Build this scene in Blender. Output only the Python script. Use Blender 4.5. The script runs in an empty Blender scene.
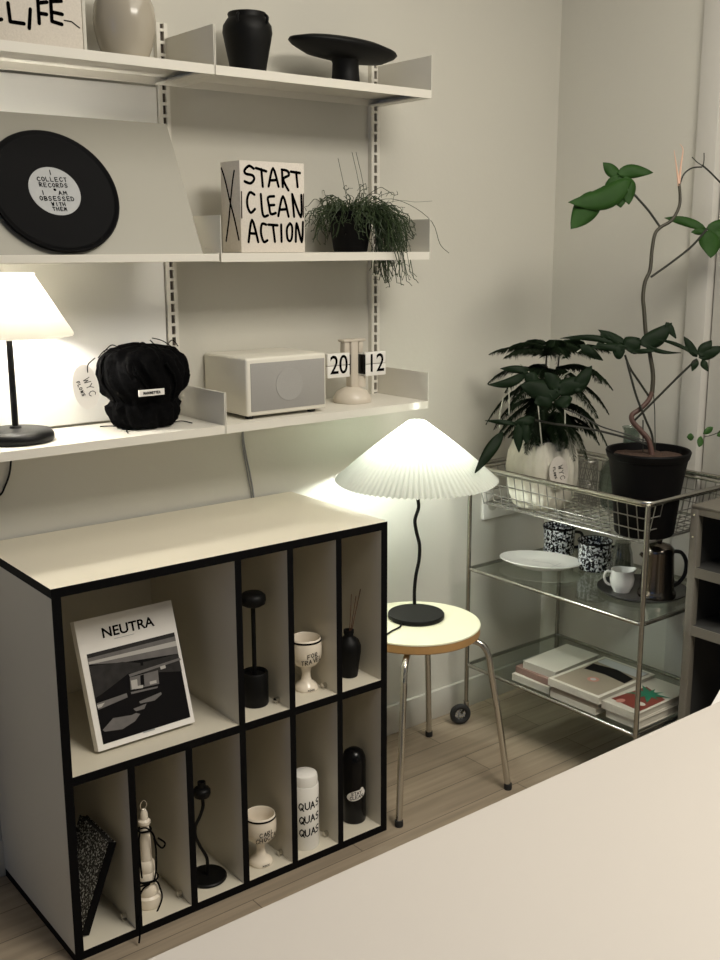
import bpy, bmesh, math, random
from mathutils import Vector, Matrix
R = random.Random(7)
PI = math.pi
COL = bpy.context.scene.collection

# ---------------------------------------------------------------- camera numbers
CX, CY, CZ = -0.1902, -2.1368, 1.34
YAW, PITCH, ROLL, FL = math.radians(-38.4778), math.radians(-12.2952), math.radians(-0.1619), 1067.44
CAM = Vector((CX, CY, CZ))
FWD = Vector((-math.sin(YAW)*math.cos(PITCH), math.cos(YAW)*math.cos(PITCH), math.sin(PITCH)))
_r = Vector((math.cos(YAW), math.sin(YAW), 0)); _u = _r.cross(FWD)
RT = _r*math.cos(ROLL) + _u*math.sin(ROLL)
UP = -_r*math.sin(ROLL) + _u*math.cos(ROLL)
def ray(px, py): return FWD + RT*((px-360)/FL) - UP*((py-480)/FL)
def onx(px, py, v): d = ray(px, py); return CAM + d*((v-CX)/d.x)
def ony(px, py, v): d = ray(px, py); return CAM + d*((v-CY)/d.y)
def onz(px, py, v): d = ray(px, py); return CAM + d*((v-CZ)/d.z)
def ond(px, py, dep): return CAM + ray(px, py)*dep
def onplane(px, py, p0, n): d = ray(px, py); return CAM + d*((p0-CAM).dot(n)/d.dot(n))

# ---------------------------------------------------------------- materials
def mat(name, col, rough=.5, metal=0, spec=.5, noise=0, nscale=8, bump=0, bscale=40, **kw):
    m = bpy.data.materials.new(name); m.use_nodes = True
    nt = m.node_tree; b = nt.nodes['Principled BSDF']
    b.inputs['Base Color'].default_value = (*col, 1)
    b.inputs['Roughness'].default_value = rough
    b.inputs['Metallic'].default_value = metal
    b.inputs['Specular IOR Level'].default_value = spec
    for k, v in kw.items(): b.inputs[k.replace('_', ' ')].default_value = v
    tc = nt.nodes.new('ShaderNodeTexCoord')
    if noise:
        n = nt.nodes.new('ShaderNodeTexNoise'); n.inputs['Scale'].default_value = nscale; n.inputs['Detail'].default_value = 4
        nt.links.new(tc.outputs['Object'], n.inputs['Vector'])
        mx = nt.nodes.new('ShaderNodeMix'); mx.data_type = 'RGBA'
        mx.inputs[6].default_value = (*[c*(1-noise) for c in col], 1)
        mx.inputs[7].default_value = (*[min(1, c*(1+noise)) for c in col], 1)
        nt.links.new(n.outputs['Fac'], mx.inputs[0]); nt.links.new(mx.outputs[2], b.inputs['Base Color'])
    if bump:
        n2 = nt.nodes.new('ShaderNodeTexNoise'); n2.inputs['Scale'].default_value = bscale; n2.inputs['Detail'].default_value = 5
        nt.links.new(tc.outputs['Object'], n2.inputs['Vector'])
        bp = nt.nodes.new('ShaderNodeBump'); bp.inputs['Strength'].default_value = bump; bp.inputs['Distance'].default_value = .01
        nt.links.new(n2.outputs['Fac'], bp.inputs['Height']); nt.links.new(bp.outputs['Normal'], b.inputs['Normal'])
    return m
M = {}
M['wall'] = mat('wall_paint', (.62, .60, .53), .75, spec=.3, noise=.02, nscale=2, bump=.03, bscale=90)
M['ceil'] = mat('ceiling_paint', (.7, .69, .66), .9)
M['panelwhite'] = mat('glossy_white_panel', (.84, .83, .79), .3)
M['shelf'] = mat('shelf_white_steel', (.74, .71, .63), .4, noise=.01)
M['slant'] = mat('beige_display_panel', (.36, .345, .29), .5, noise=.015, nscale=3)
M['slot'] = mat('slot_shadow_brown', (.07, .05, .04), .7)
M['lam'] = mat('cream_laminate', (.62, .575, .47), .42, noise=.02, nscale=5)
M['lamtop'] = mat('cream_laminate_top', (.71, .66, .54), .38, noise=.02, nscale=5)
M['edge'] = mat('black_edge_band', (.002, .002, .0025), .6, spec=.1)
M['black'] = mat('matt_black_ceramic', (.003, .003, .003), .5, spec=.18, noise=.1, bump=.03)
M['blackmetal'] = mat('black_powder_metal', (.003, .003, .003), .45, spec=.2)
M['blackgloss'] = mat('black_gloss', (.002, .002, .0025), .22, spec=.25)
M['ink'] = mat('black_ink', (.003, .0027, .0025), .9, spec=.03)
M['blackcloth'] = mat('black_crinkled_cloth', (.0022, .0022, .0024), .9, spec=.06, bump=.3, bscale=120)
M['white'] = mat('white_enamel', (.82, .80, .75), .25)
M['cream'] = mat('cream_ceramic', (.40, .36, .29), .18, noise=.04)
M['goblet'] = mat('ivory_glaze', (.80, .72, .60), .22, noise=.06, nscale=30)
M['canvas'] = mat('off_white_canvas', (.66, .61, .54), .8, noise=.12, nscale=260, bump=.1, bscale=300)
M['canvasside'] = mat('canvas_side', (.62, .60, .53), .8, noise=.08, nscale=260)
M['paper'] = mat('white_paper', (.80, .77, .72), .6)
M['greyprint'] = mat('grey_print', (.42, .43, .43), .6, noise=.08, nscale=60)
M['radio'] = mat('ivory_radio_lacquer', (.74, .71, .62), .3)
M['grille'] = mat('grey_speaker_cloth', (.33, .32, .30), .85, noise=.1, nscale=500)
M['grille2'] = mat('grey_speaker_ring', (.355, .345, .325), .85, noise=.1, nscale=500)
M['clock'] = mat('beige_plastic', (.60, .54, .45), .35)
M['chrome'] = mat('chrome_steel', (.62, .60, .55), .14, 1)
M['steel'] = mat('dull_cart_steel', (.42, .41, .37), .25, 1)
M['wire'] = mat('wire_steel', (.30, .29, .26), .35, .8)
M['rackm'] = mat('grey_painted_rack', (.17, .155, .125), .5, .2, noise=.1)
M['dark'] = mat('rack_interior_shade', (.03, .03, .028), .7)  # near-black, carries the shade of the rack's open compartments
M['pot'] = mat('black_plastic_pot', (.003, .0028, .003), .55, spec=.12)
M['soil'] = mat('brown_bark_soil', (.05, .025, .014), .95, noise=.7, nscale=90, bump=1, bscale=120)
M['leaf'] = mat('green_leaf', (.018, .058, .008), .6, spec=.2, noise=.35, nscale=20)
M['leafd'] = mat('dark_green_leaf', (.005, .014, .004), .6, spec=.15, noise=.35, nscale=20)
M['pine'] = mat('dark_pine_needles', (.007, .016, .005), .6, spec=.15, noise=.4, nscale=40)
M['grass'] = mat('thin_green_stems', (.024, .043, .012), .5, noise=.5, nscale=25)
M['stem'] = mat('brown_green_stem', (.03, .026, .012), .5, noise=.5, nscale=30)
M['stemdark'] = mat('dark_petiole', (.012, .013, .007), .5)
M['redstem'] = mat('reddish_stem', (.075, .035, .025), .5, noise=.5, nscale=60)
M['sheath'] = mat('pink_leaf_sheath', (.66, .42, .30), .5)
M['paleribbon'] = mat('pale_dry_frond', (.40, .40, .33), .6)
M['cloth'] = mat('pleated_linen', (.68, .65, .55), .85, noise=.08, nscale=60, bump=.25, bscale=90)
M['stoolwood'] = mat('plywood_edge', (.42, .24, .09), .5, noise=.2, nscale=40)
M['stooltop'] = mat('cream_stool_laminate', (.74, .72, .54), .35)
M['tabletop'] = mat('white_table_laminate', (.50, .465, .425), .5)
M['rubber'] = mat('black_rubber', (.012, .012, .012), .7)
M['grey'] = mat('grey_plastic', (.25, .25, .25), .4)
M['kettle'] = mat('dark_brushed_steel', (.16, .14, .12), .2, 1)
M['tray'] = mat('dark_grey_tray', (.05, .048, .044), .35, .3)
M['outlet'] = mat('white_outlet_plastic', (.80, .78, .72), .4)
M['stick'] = mat('reed_brown', (.09, .04, .02), .8)
M['book1'] = mat('pale_grey_cover', (.50, .48, .41), .6, noise=.05)
M['book2'] = mat('dusty_pink_cover', (.24, .15, .12), .6)
M['book3'] = mat('tan_cover', (.26, .22, .165), .6, noise=.1)
M['book4'] = mat('cream_pages', (.56, .53, .45), .8, noise=.08, nscale=120)
M['photo0'] = mat('print_black', (.004, .0035, .004), .5, spec=.1)
M['photo1'] = mat('print_dark_grey', (.03, .028, .027), .5, spec=.1, noise=.5, nscale=60)
M['photo2'] = mat('print_mid_grey', (.14, .13, .125), .35, noise=.3, nscale=60)
M['photo3'] = mat('print_light_grey', (.45, .43, .40), .35)
M['green'] = mat('print_green', (.01, .13, .07), .5)
M['red'] = mat('print_dark_red', (.16, .03, .02), .5)
M['pinkp'] = mat('print_pink', (.42, .18, .14), .5)

def speckle(name, dark, light, scale, thr, width=.05, rough=.25):
    m = mat(name, dark, rough); nt = m.node_tree; b = nt.nodes['Principled BSDF']
    tc = nt.nodes.new('ShaderNodeTexCoord')
    n = nt.nodes.new('ShaderNodeTexNoise'); n.inputs['Scale'].default_value = scale; n.inputs['Detail'].default_value = 3; n.inputs['Roughness'].default_value = .6
    cr = nt.nodes.new('ShaderNodeValToRGB')
    cr.color_ramp.elements[0].position = thr; cr.color_ramp.elements[0].color = (*dark, 1)
    cr.color_ramp.elements[1].position = thr+width; cr.color_ramp.elements[1].color = (*light, 1)
    nt.links.new(tc.outputs['Object'], n.inputs['Vector']); nt.links.new(n.outputs['Fac'], cr.inputs[0]); nt.links.new(cr.outputs[0], b.inputs['Base Color'])
    return m
M['mug'] = speckle('black_white_spatter_enamel', (.006, .007, .014), (.85, .88, .90), 135, .50)
M['speck'] = speckle('black_white_marbled_cover', (.008, .008, .009), (.75, .75, .72), 230, .545, rough=.5)

def floor_mat():
    m = mat('oak_laminate_floor', (.2, .16, .12), .45); nt = m.node_tree; b = nt.nodes['Principled BSDF']
    tc = nt.nodes.new('ShaderNodeTexCoord')
    br = nt.nodes.new('ShaderNodeTexBrick'); br.offset = .37
    br.inputs['Color1'].default_value = (.37, .30, .215, 1); br.inputs['Color2'].default_value = (.31, .25, .18, 1)
    br.inputs['Mortar'].default_value = (.13, .10, .07, 1); br.inputs['Scale'].default_value = 1
    br.inputs['Mortar Size'].default_value = .0012; br.inputs['Brick Width'].default_value = .8; br.inputs['Row Height'].default_value = .095
    mp = nt.nodes.new('ShaderNodeMapping'); mp.inputs['Scale'].default_value = (3, 55, 1)
    n = nt.nodes.new('ShaderNodeTexNoise'); n.inputs['Scale'].default_value = 1; n.inputs['Detail'].default_value = 6
    mx = nt.nodes.new('ShaderNodeMix'); mx.data_type = 'RGBA'; mx.blend_type = 'MULTIPLY'; mx.inputs[0].default_value = .55
    cr = nt.nodes.new('ShaderNodeValToRGB'); cr.color_ramp.elements[0].position = .3; cr.color_ramp.elements[0].color = (.55, .55, .55, 1)
    cr.color_ramp.elements[1].position = .7; cr.color_ramp.elements[1].color = (1.15, 1.15, 1.15, 1)
    L = nt.links.new
    L(tc.outputs['Object'], br.inputs['Vector']); L(tc.outputs['Object'], mp.inputs['Vector']); L(mp.outputs[0], n.inputs['Vector'])
    L(n.outputs['Fac'], cr.inputs[0]); L(br.outputs['Color'], mx.inputs[6]); L(cr.outputs[0], mx.inputs[7]); L(mx.outputs[2], b.inputs['Base Color'])
    return m
M['floor'] = floor_mat()

def shade_mat(name, col, trans):
    m = bpy.data.materials.new(name); m.use_nodes = True; nt = m.node_tree
    b = nt.nodes['Principled BSDF']; out = nt.nodes['Material Output']
    b.inputs['Base Color'].default_value = (*col, 1); b.inputs['Roughness'].default_value = .8
    t = nt.nodes.new('ShaderNodeBsdfTranslucent'); t.inputs['Color'].default_value = (*trans, 1)
    mx = nt.nodes.new('ShaderNodeMixShader'); mx.inputs[0].default_value = .55
    nt.links.new(b.outputs[0], mx.inputs[1]); nt.links.new(t.outputs[0], mx.inputs[2]); nt.links.new(mx.outputs[0], out.inputs[0])
    return m
M['shade'] = shade_mat('pleated_paper', (.85, .84, .76), (.27, .272, .235))
M['shade2'] = shade_mat('cotton_shade', (.80, .77, .68), (.13, .122, .10))

def glass_mat(name, tint, rough=.02, alpha=.25):
    m = bpy.data.materials.new(name); m.use_nodes = True; nt = m.node_tree
    out = nt.nodes['Material Output']; nt.nodes.remove(nt.nodes['Principled BSDF'])
    tr = nt.nodes.new('ShaderNodeBsdfTransparent'); tr.inputs[0].default_value = (*tint, 1)
    g = nt.nodes.new('ShaderNodeBsdfGlossy'); g.inputs['Roughness'].default_value = rough
    lw = nt.nodes.new('ShaderNodeLayerWeight'); lw.inputs[0].default_value = .5
    pw = nt.nodes.new('ShaderNodeMath'); pw.operation = 'POWER'; pw.inputs[1].default_value = 3
    ml = nt.nodes.new('ShaderNodeMath'); ml.operation = 'MULTIPLY_ADD'; ml.inputs[1].default_value = alpha*2; ml.inputs[2].default_value = .04
    nt.links.new(lw.outputs['Facing'], pw.inputs[0]); nt.links.new(pw.outputs[0], ml.inputs[0])
    mx = nt.nodes.new('ShaderNodeMixShader')
    nt.links.new(ml.outputs[0], mx.inputs[0]); nt.links.new(tr.outputs[0], mx.inputs[1]); nt.links.new(g.outputs[0], mx.inputs[2])
    nt.links.new(mx.outputs[0], out.inputs[0]); return m
M['glass'] = glass_mat('shelf_glass', (.86, .89, .86), .03, .25)
M['smokeglass'] = glass_mat('smoky_green_glass', (.72, .77, .74), .04, .3)
M['clearglass'] = glass_mat('clear_glass', (.66, .67, .65), .03, .6)
def emis(name, col, s):
    m = bpy.data.materials.new(name); m.use_nodes = True; b = m.node_tree.nodes['Principled BSDF']
    b.inputs['Emission Color'].default_value = (*col, 1); b.inputs['Emission Strength'].default_value = s
    return m
M['bulb'] = emis('glowing_bulb', (1, .95, .86), 310)

# ---------------------------------------------------------------- helpers
def thing(name, label, cat, loc=(0, 0, 0), rotz=0, group=None):
    o = bpy.data.objects.new(name, None); COL.objects.link(o)
    o.location = loc; o.rotation_euler = (0, 0, rotz); o.empty_display_size = .05
    o['label'] = label; o['category'] = cat
    if group: o['group'] = group
    return o
def tag(o, label, cat, group=None):
    o['label'] = label; o['category'] = cat
    if group: o['group'] = group
    return o
def wmat(o):
    m = Matrix.Translation(o.location) @ Matrix.Rotation(o.rotation_euler.z, 4, 'Z')
    return m
def obj(name, bm, mats, parent=None, smooth=True, local=False, angle=40):
    me = bpy.data.meshes.new(name)
    bmesh.ops.recalc_face_normals(bm, faces=bm.faces[:])
    # object origin at the shape's middle
    vs = bm.verts
    if len(vs):
        lo = Vector((min(v.co.x for v in vs), min(v.co.y for v in vs), min(v.co.z for v in vs)))
        hi = Vector((max(v.co.x for v in vs), max(v.co.y for v in vs), max(v.co.z for v in vs)))
        c = (lo+hi)/2; c.z = lo.z
    else: c = Vector((0, 0, 0))
    for v in vs: v.co -= c
    bm.to_mesh(me); bm.free()
    o = bpy.data.objects.new(name, me); COL.objects.link(o)
    for m in (mats if isinstance(mats, (list, tuple)) else [mats]): me.materials.append(M[m] if isinstance(m, str) else m)
    if smooth:
        for p in me.polygons: p.use_smooth = True
        me.set_sharp_from_angle(angle=math.radians(angle))
    if parent is not None:
        o.parent = parent
        if local: o.location = c
        elif parent.type == 'EMPTY':
            o.matrix_basis = wmat(parent).inverted() @ Matrix.Translation(c)
        else:   # parent is a mesh (sub-part); subtract its origin
            pc = parent.get('_wc'); o.location = c - Vector(pc)
    else: o.location = c
    o['_wc'] = tuple(c)
    return o
def struct(name, bm, m, **k):
    o = obj(name, bm, m, **k); o['kind'] = 'structure'; return o
def B(): return bmesh.new()
def box(bm, lo, hi, mi=0, bev=0, seg=2):
    lo = Vector(lo); hi = Vector(hi)
    vs = [bm.verts.new((x, y, z)) for x in (lo.x, hi.x) for y in (lo.y, hi.y) for z in (lo.z, hi.z)]
    fs = []
    for idx in ((0, 1, 3, 2), (4, 6, 7, 5), (0, 4, 5, 1), (2, 3, 7, 6), (0, 2, 6, 4), (1, 5, 7, 3)):
        f = bm.faces.new([vs[i] for i in idx]); f.material_index = mi; fs.append(f)
    if bev:
        es = list({e for f in fs for e in f.edges})
        r = bmesh.ops.bevel(bm, geom=es, offset=bev, segments=seg, affect='EDGES', profile=.5)
        for f in r['faces']: f.material_index = mi
    return fs
def obox(bm, c, ax, ay, az, mi=0):      # box from centre and half-axis vectors
    c = Vector(c); vs = [bm.verts.new(c + ax*i + ay*j + az*k) for i in (-1, 1) for j in (-1, 1) for k in (-1, 1)]
    for idx in ((0, 1, 3, 2), (4, 6, 7, 5), (0, 4, 5, 1), (2, 3, 7, 6), (0, 2, 6, 4), (1, 5, 7, 3)):
        bm.faces.new([vs[i] for i in idx]).material_index = mi
def lathe(bm, prof, c, seg=48, mi=0, sx=1, sy=1, fn=None, close=False):
    cx, cy = c[0], c[1]; rings = []
    for j, (r, z) in enumerate(prof):
        if r < 1e-6: rings.append([bm.verts.new((cx, cy, z))]); continue
        ring = []
        for i in range(seg):
            a = 2*PI*i/seg; rr, zz = (r, z) if fn is None else fn(a, r, z, j)
            ring.append(bm.verts.new((cx+rr*math.cos(a)*sx, cy+rr*math.sin(a)*sy, zz)))
        rings.append(ring)
    for a, b in zip(rings, rings[1:]):
        for i in range(seg):
            k = (i+1) % seg
            if len(a) == 1 and len(b) == 1: continue
            if len(a) == 1: f = bm.faces.new((a[0], b[i], b[k]))
            elif len(b) == 1: f = bm.faces.new((a[i], b[0], a[k]))
            else: f = bm.faces.new((a[i], b[i], b[k], a[k]))
            f.material_index = mi
def smoothpath(pts, n=6):
    pts = [Vector(p) for p in pts]
    if len(pts) < 3: return pts
    out = []
    for i in range(len(pts)-1):
        p0 = pts[max(i-1, 0)]; p1 = pts[i]; p2 = pts[i+1]; p3 = pts[min(i+2, len(pts)-1)]
        for k in range(n):
            t = k/n
            out.append(.5*((2*p1)+(p2-p0)*t+(2*p0-5*p1+4*p2-p3)*t*t+(3*p1-p0-3*p2+p3)*t**3))
    out.append(pts[-1]); return out
def tube(bm, pts, r, seg=8, mi=0, smooth=0, r2=None, cap=True, closed=False):
    pts = [Vector(p) for p in pts]
    if smooth: pts = smoothpath(pts, smooth)
    n = len(pts); rings = []
    t0 = (pts[1]-pts[0]).normalized()
    nrm = t0.orthogonal().normalized()
    for i, p in enumerate(pts):
        if closed: t = (pts[(i+1) % n]-pts[i-1])
        elif i == 0: t = pts[1]-pts[0]
        elif i == n-1: t = pts[-1]-pts[-2]
        else: t = pts[i+1]-pts[i-1]
        if t.length < 1e-9: t = t0
        t = t.normalized()
        nrm = (nrm - t*nrm.dot(t))
        if nrm.length < 1e-6: nrm = t.orthogonal()
        nrm.normalize(); bn = t.cross(nrm)
        rr = r if r2 is None else r+(r2-r)*i/(n-1)
        rings.append([bm.verts.new(p+(nrm*math.cos(2*PI*k/seg)+bn*math.sin(2*PI*k/seg))*rr) for k in range(seg)])
    m = n if closed else n-1
    for i in range(m):
        a, b = rings[i], rings[(i+1) % n]
        for k in range(seg): bm.faces.new((a[k], a[(k+1) % seg], b[(k+1) % seg], b[k])).material_index = mi
    if cap and not closed:
        bm.faces.new(rings[0]).material_index = mi; bm.faces.new(rings[-1]).material_index = mi
def strokes(bm, lines, width, fmap, mi=0, step=None, curvy=False):
    if curvy: lines = [[tuple(q[:2]) for q in smoothpath([(a, b, 0) for a, b in ln], 4)] if len(ln) > 2 else ln for ln in lines]
    # pen strokes: ribbon pieces with round joints, laid on a surface by fmap(u, v) -> point
    h = width/2; step = step or width*1.2
    for ln in lines:
        pts = [Vector(p) for p in ln]
        P = [pts[0]]
        for a, b in zip(pts, pts[1:]):
            k = max(1, int((b-a).length/step))
            for i in range(1, k+1): P.append(a+(b-a)*i/k)
        for p in P:
            vs = [bm.verts.new(fmap(p.x+h*math.cos(q*PI/4), p.y+h*math.sin(q*PI/4))) for q in range(8)]
            bm.faces.new(vs).material_index = mi
        for a, b in zip(P, P[1:]):
            d = (b-a)
            if d.length < 1e-9: continue
            nn = Vector((-d.y, d.x)).normalized()*h
            vs = [bm.verts.new(fmap(q.x, q.y)) for q in (a+nn, b+nn, b-nn, a-nn)]
            bm.faces.new(vs).material_index = mi
def poly(bm, pts, mi=0):
    f = bm.faces.new([bm.verts.new(p) for p in pts]); f.material_index = mi; return f
GL = {
 'A': [[(0, 0), (.5, 1), (1, 0)], [(.2, .4), (.8, .4)]], 'B': [[(0, 0), (0, 1), (.8, .9), (.8, .6), (0, .5), (.9, .4), (.9, .1), (0, 0)]],
 'C': [[(1, .85), (.6, 1), (.1, .75), (0, .4), (.3, .02), (.7, 0), (1, .2)]], 'D': [[(0, 0), (0, 1), (.7, .9), (1, .5), (.7, .1), (0, 0)]],
 'E': [[(1, 1), (0, 1), (0, 0), (1, 0)], [(0, .5), (.8, .5)]], 'F': [[(1, 1), (0, 1), (0, 0)], [(0, .5), (.8, .5)]],
 'G': [[(1, .85), (.5, 1), (0, .6), (.1, .1), (.6, 0), (1, .2), (1, .5), (.6, .5)]], 'H': [[(0, 0), (0, 1)], [(1, 0), (1, 1)], [(0, .5), (1, .5)]],
 'I': [[(.5, 0), (.5, 1)]], 'K': [[(0, 0), (0, 1)], [(1, 1), (0, .4), (1, 0)]], 'L': [[(0, 1), (0, 0), (.9, 0)]],
 'M': [[(0, 0), (.1, 1), (.5, .4), (.9, 1), (1, 0)]], 'N': [[(0, 0), (0, 1), (1, 0), (1, 1)]],
 'O': [[(.5, 1), (.1, .8), (0, .4), (.4, 0), (.9, .2), (1, .7), (.5, 1)]], 'P': [[(0, 0), (0, 1), (.8, .95), (.9, .6), (0, .45)]],
 'Q': [[(.5, 1), (.1, .8), (0, .4), (.4, 0), (.9, .2), (1, .7), (.5, 1)], [(.55, .3), (1.1, -.15)]],
 'R': [[(0, 0), (0, 1), (.8, .95), (.85, .6), (0, .5), (1, 0)]], 'S': [[(1, .85), (.5, 1), (.05, .8), (.2, .55), (.85, .4), (.9, .15), (.4, 0), (0, .12)]],
 'T': [[(0, 1), (1, 1)], [(.5, 1), (.5, 0)]], 'U': [[(0, 1), (.05, .2), (.5, 0), (.95, .2), (1, 1)]], 'V': [[(0, 1), (.5, 0), (1, 1)]],
 'W': [[(0, 1), (.25, 0), (.5, .7), (.75, 0), (1, 1)]], 'Y': [[(0, 1), (.5, .5), (1, 1)], [(.5, .5), (.5, 0)]], 'X': [[(0, 0), (1, 1)], [(0, 1), (1, 0)]],
 '&': [[(1, 0), (.2, .8), (.45, 1), (.7, .8), (.1, .3), (.4, 0), (.9, .4)]], '.': [[(.4, 0), (.45, .02)]],
}
def text(s, x, y, h, w=.6, gap=.28, jit=.0, slope=0, centre=False):
    # stroke text as 2-D lines; w and gap are fractions of h
    adv = h*(w+gap)
    if centre: x -= (len(s)*adv-h*gap)/2
    out = []
    for ch in s:
        if ch in GL:
            jx, jy = (R.uniform(-jit, jit)*h, R.uniform(-jit, jit)*h)
            ww = h*w
            for ln in GL[ch]: out.append([(x+jx+a*ww, y+jy+b*h+slope*(x)) for a, b in ln])
        x += adv
    return out
def rot2(lines, a, ox, oy):
    c, s = math.cos(a), math.sin(a)
    return [[(ox+x*c-y*s, oy+x*s+y*c) for x, y in ln] for ln in lines]
def yplane(y0): return lambda u, v: Vector((u, y0, v))
def pxlines(lines, k, ox, oy, fn):      # photo-traced handwriting -> points in its own plane (x, z)
    out = []
    for ln in lines:
        out.append([(lambda P: (P.x, P.z))(fn(ox+a/k, oy+b/k)) for a, b in ln])
    return out
def cylmap(c, r, a0):                   # (u along arc, v height) -> point just off a cylinder; a0 = facing angle
    return lambda u, v: Vector((c[0]+r*math.cos(a0+u/r), c[1]+r*math.sin(a0+u/r), v))
def facing(x, y): return math.atan2(CY-y, CX-x)

# ================================================================= SETTING
XR = 2.23; ZC = 2.55
bm = B(); box(bm, (-3.2, -4.2, -.05), (XR+.12, .12, 0)); struct('floor', bm, 'floor')
bm = B(); box(bm, (-3.2, -4.2, ZC), (XR+.12, .12, ZC+.05)); struct('ceiling', bm, 'ceil')
bm = B(); box(bm, (-3.2, 0, 0), (XR+.12, .12, ZC)); struct('wall_back', bm, 'wall')
bm = B(); box(bm, (XR, -.468, 0), (XR+.12, 0, ZC)); box(bm, (XR, -4.2, 2.1), (XR+.12, -.468, ZC)); box(bm, (XR, -4.2, 0), (XR+.12, -1.5, 2.1))
struct('wall_right', bm, 'wall')
M['base'] = mat('baseboard_white', (.60, .58, .52), .45)
bm = B(); box(bm, (-3.2, -.012, 0), (XR-.012, 0, .085), bev=.002); struct('baseboard_back', bm, 'base')
bm = B(); box(bm, (XR-.012, -.466, 0), (XR, 0, .085), bev=.002); struct('baseboard_right', bm, 'base')
M['door'] = mat('door_paint', (.56, .54, .49), .45)
bm = B(); box(bm, (XR-.012, -.528, 0), (XR+.05, -.468, 2.1), bev=.003); box(bm, (XR-.012, -1.5, 2.04), (XR+.05, -.528, 2.1), bev=.003)
box(bm, (XR-.012, -1.5, 0), (XR+.05, -1.44, 2.04), bev=.003); struct('trim_1', bm, 'door')
bm = B(); box(bm, (XR+.012, -1.437, .005), (XR+.05, -.533, 2.035), bev=.002)
box(bm, (XR+.004, -1.33, .25), (XR+.013, -.62, 1.9), bev=.004)
struct('door_1', bm, 'door')

# ================================================================= WALL SHELVES
X1, X2, XL, D = .9796, 1.5584, .4008, .2077
LV = {'top': (1.6756, 1.7698), 'mid': (1.3112, 1.4052), 'low': (.9536, 1.0415)}
TH = .018
def rail(x, label):
    t = thing('wall_rail', label, 'shelf rail', (x, 0, .945), group='slotted wall rails')
    bm = B(); box(bm, (x-.013, -.014, .945), (x-.0045, 0, 1.80)); box(bm, (x+.0045, -.014, .945), (x+.013, 0, 1.80)); box(bm, (x-.0045, -.006, .945), (x+.0045, 0, 1.80))
    z = .95
    while z < 1.795: box(bm, (x-.0045, -.014, z), (x+.0045, -.006, z+.006)); z += .0245
    obj('rail_profile', bm, 'shelf', t, smooth=False)
    bm = B(); box(bm, (x-.0044, -.0075, .946), (x+.0044, -.0061, 1.799)); obj('slot_channel', bm, 'slot', t, smooth=False)
rail(X1-.009, 'slotted white wall rail left of the black crinkled bag and ivory radio gap, at the middle of the shelves'.replace('left of the black crinkled bag and ivory radio gap, at the middle of the shelves', 'between the black crinkled bag and the ivory radio'))
rail(X2-.009, 'slotted white wall rail rising behind the hanging grassy plant')
def shelf(xa, xb, lv, label):
    zb, zt = LV[lv]
    t = thing('wall_shelf', label, 'shelf', ((xa+xb)/2, -D/2, zb), group='white metal wall shelves')
    xa += .0006; xb -= .0006; y0 = -.0145
    bm = B()
    box(bm, (xa+.002, -D, zb+TH-.003), (xb-.002, y0, zb+TH))           # sheet
    box(bm, (xa+.002, -D, zb), (xb-.002, -D+.003, zb+TH-.003))          # front lip
    box(bm, (xa+.002, y0-.003, zb), (xb-.002, y0, zb+TH-.003))          # back lip
    box(bm, (xa+.002, -D+.003, zb), (xa+.03, y0-.003, zb+.003)); box(bm, (xb-.03, -D+.003, zb), (xb-.002, y0-.003, zb+.003))
    obj('shelf_board', bm, 'shelf', t, smooth=False)
    for x, s in ((xa, 1), (xb, -1)):
        bm = B(); x0, x1 = sorted((x, x+s*.002)); box(bm, (x0, -D-.001, zb), (x1, -.001, zt), bev=.0006, seg=1)
        obj('side_panel', bm, 'shelf', t, smooth=False)
    return t
shelf(X1, X2, 'top', 'white metal wall shelf holding the black vase and the black mushroom-shaped stand')
shelf(XL, X1, 'top', 'white metal wall shelf holding the cream round jar, top left')
shelf(X1, X2, 'mid', 'white metal wall shelf holding the START CLEAN ACTION block')
shelf(X1, X2, 'low', 'white metal wall shelf holding the ivory radio and the flip clock')
shelf(XL, X1, 'low', 'white metal wall shelf holding the black table lamp and black bag')
ZT, ZM, ZL = LV['top'][0]+TH, LV['mid'][0]+TH, LV['low'][0]+TH
EPS = .0004

# sloping display shelf (left, middle level)
S0 = Vector((0, -.2, 1.325)); S1 = Vector((0, -.066, 1.592)); SD = (S1-S0); SN = Vector((0, -SD.z, SD.y)).normalized()
t = thing('display_shelf', 'beige sloping display shelf carrying the black record plate', 'shelf', ((XL+.944)/2, -.1, 1.31), group=None)
bm = B()
SDn = SD.normalized(); xa, xb = XL+.03, .944
c = Vector(((xa+xb)/2, 0, 0)) + (S0+S1)/2 - SN*.002
obox(bm, c, Vector(((xb-xa)/2, 0, 0)), SD/2, SN*.002)
obj('display_panel', bm, 'slant', t, smooth=False)
bm = B(); box(bm, (XL+.004, -.2085, 1.3125), (X1-.004, -.2, 1.328), bev=.001, seg=1); box(bm, (XL+.004, -.2, 1.3125), (X1-.004, -.17, 1.3150))
obj('front_lip', bm, 'shelf', t, smooth=False)
for x in (XL+.002, X1-.0045):
    bm = B()
    a = [Vector((x, -.206, 1.3125)), Vector((x, -.0146, 1.3125)), Vector((x, -.0146, 1.36)), Vector((x, -.206, 1.33))]
    va = [bm.verts.new(p) for p in a]; vb = [bm.verts.new(p+Vector((.002, 0, 0))) for p in a]
    bm.faces.new(va); bm.faces.new(vb)
    for i in range(4): bm.faces.new((va[i], va[(i+1) % 4], vb[(i+1) % 4], vb[i]))
    obj('side_bracket', bm, 'shelf', t, smooth=False)
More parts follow.
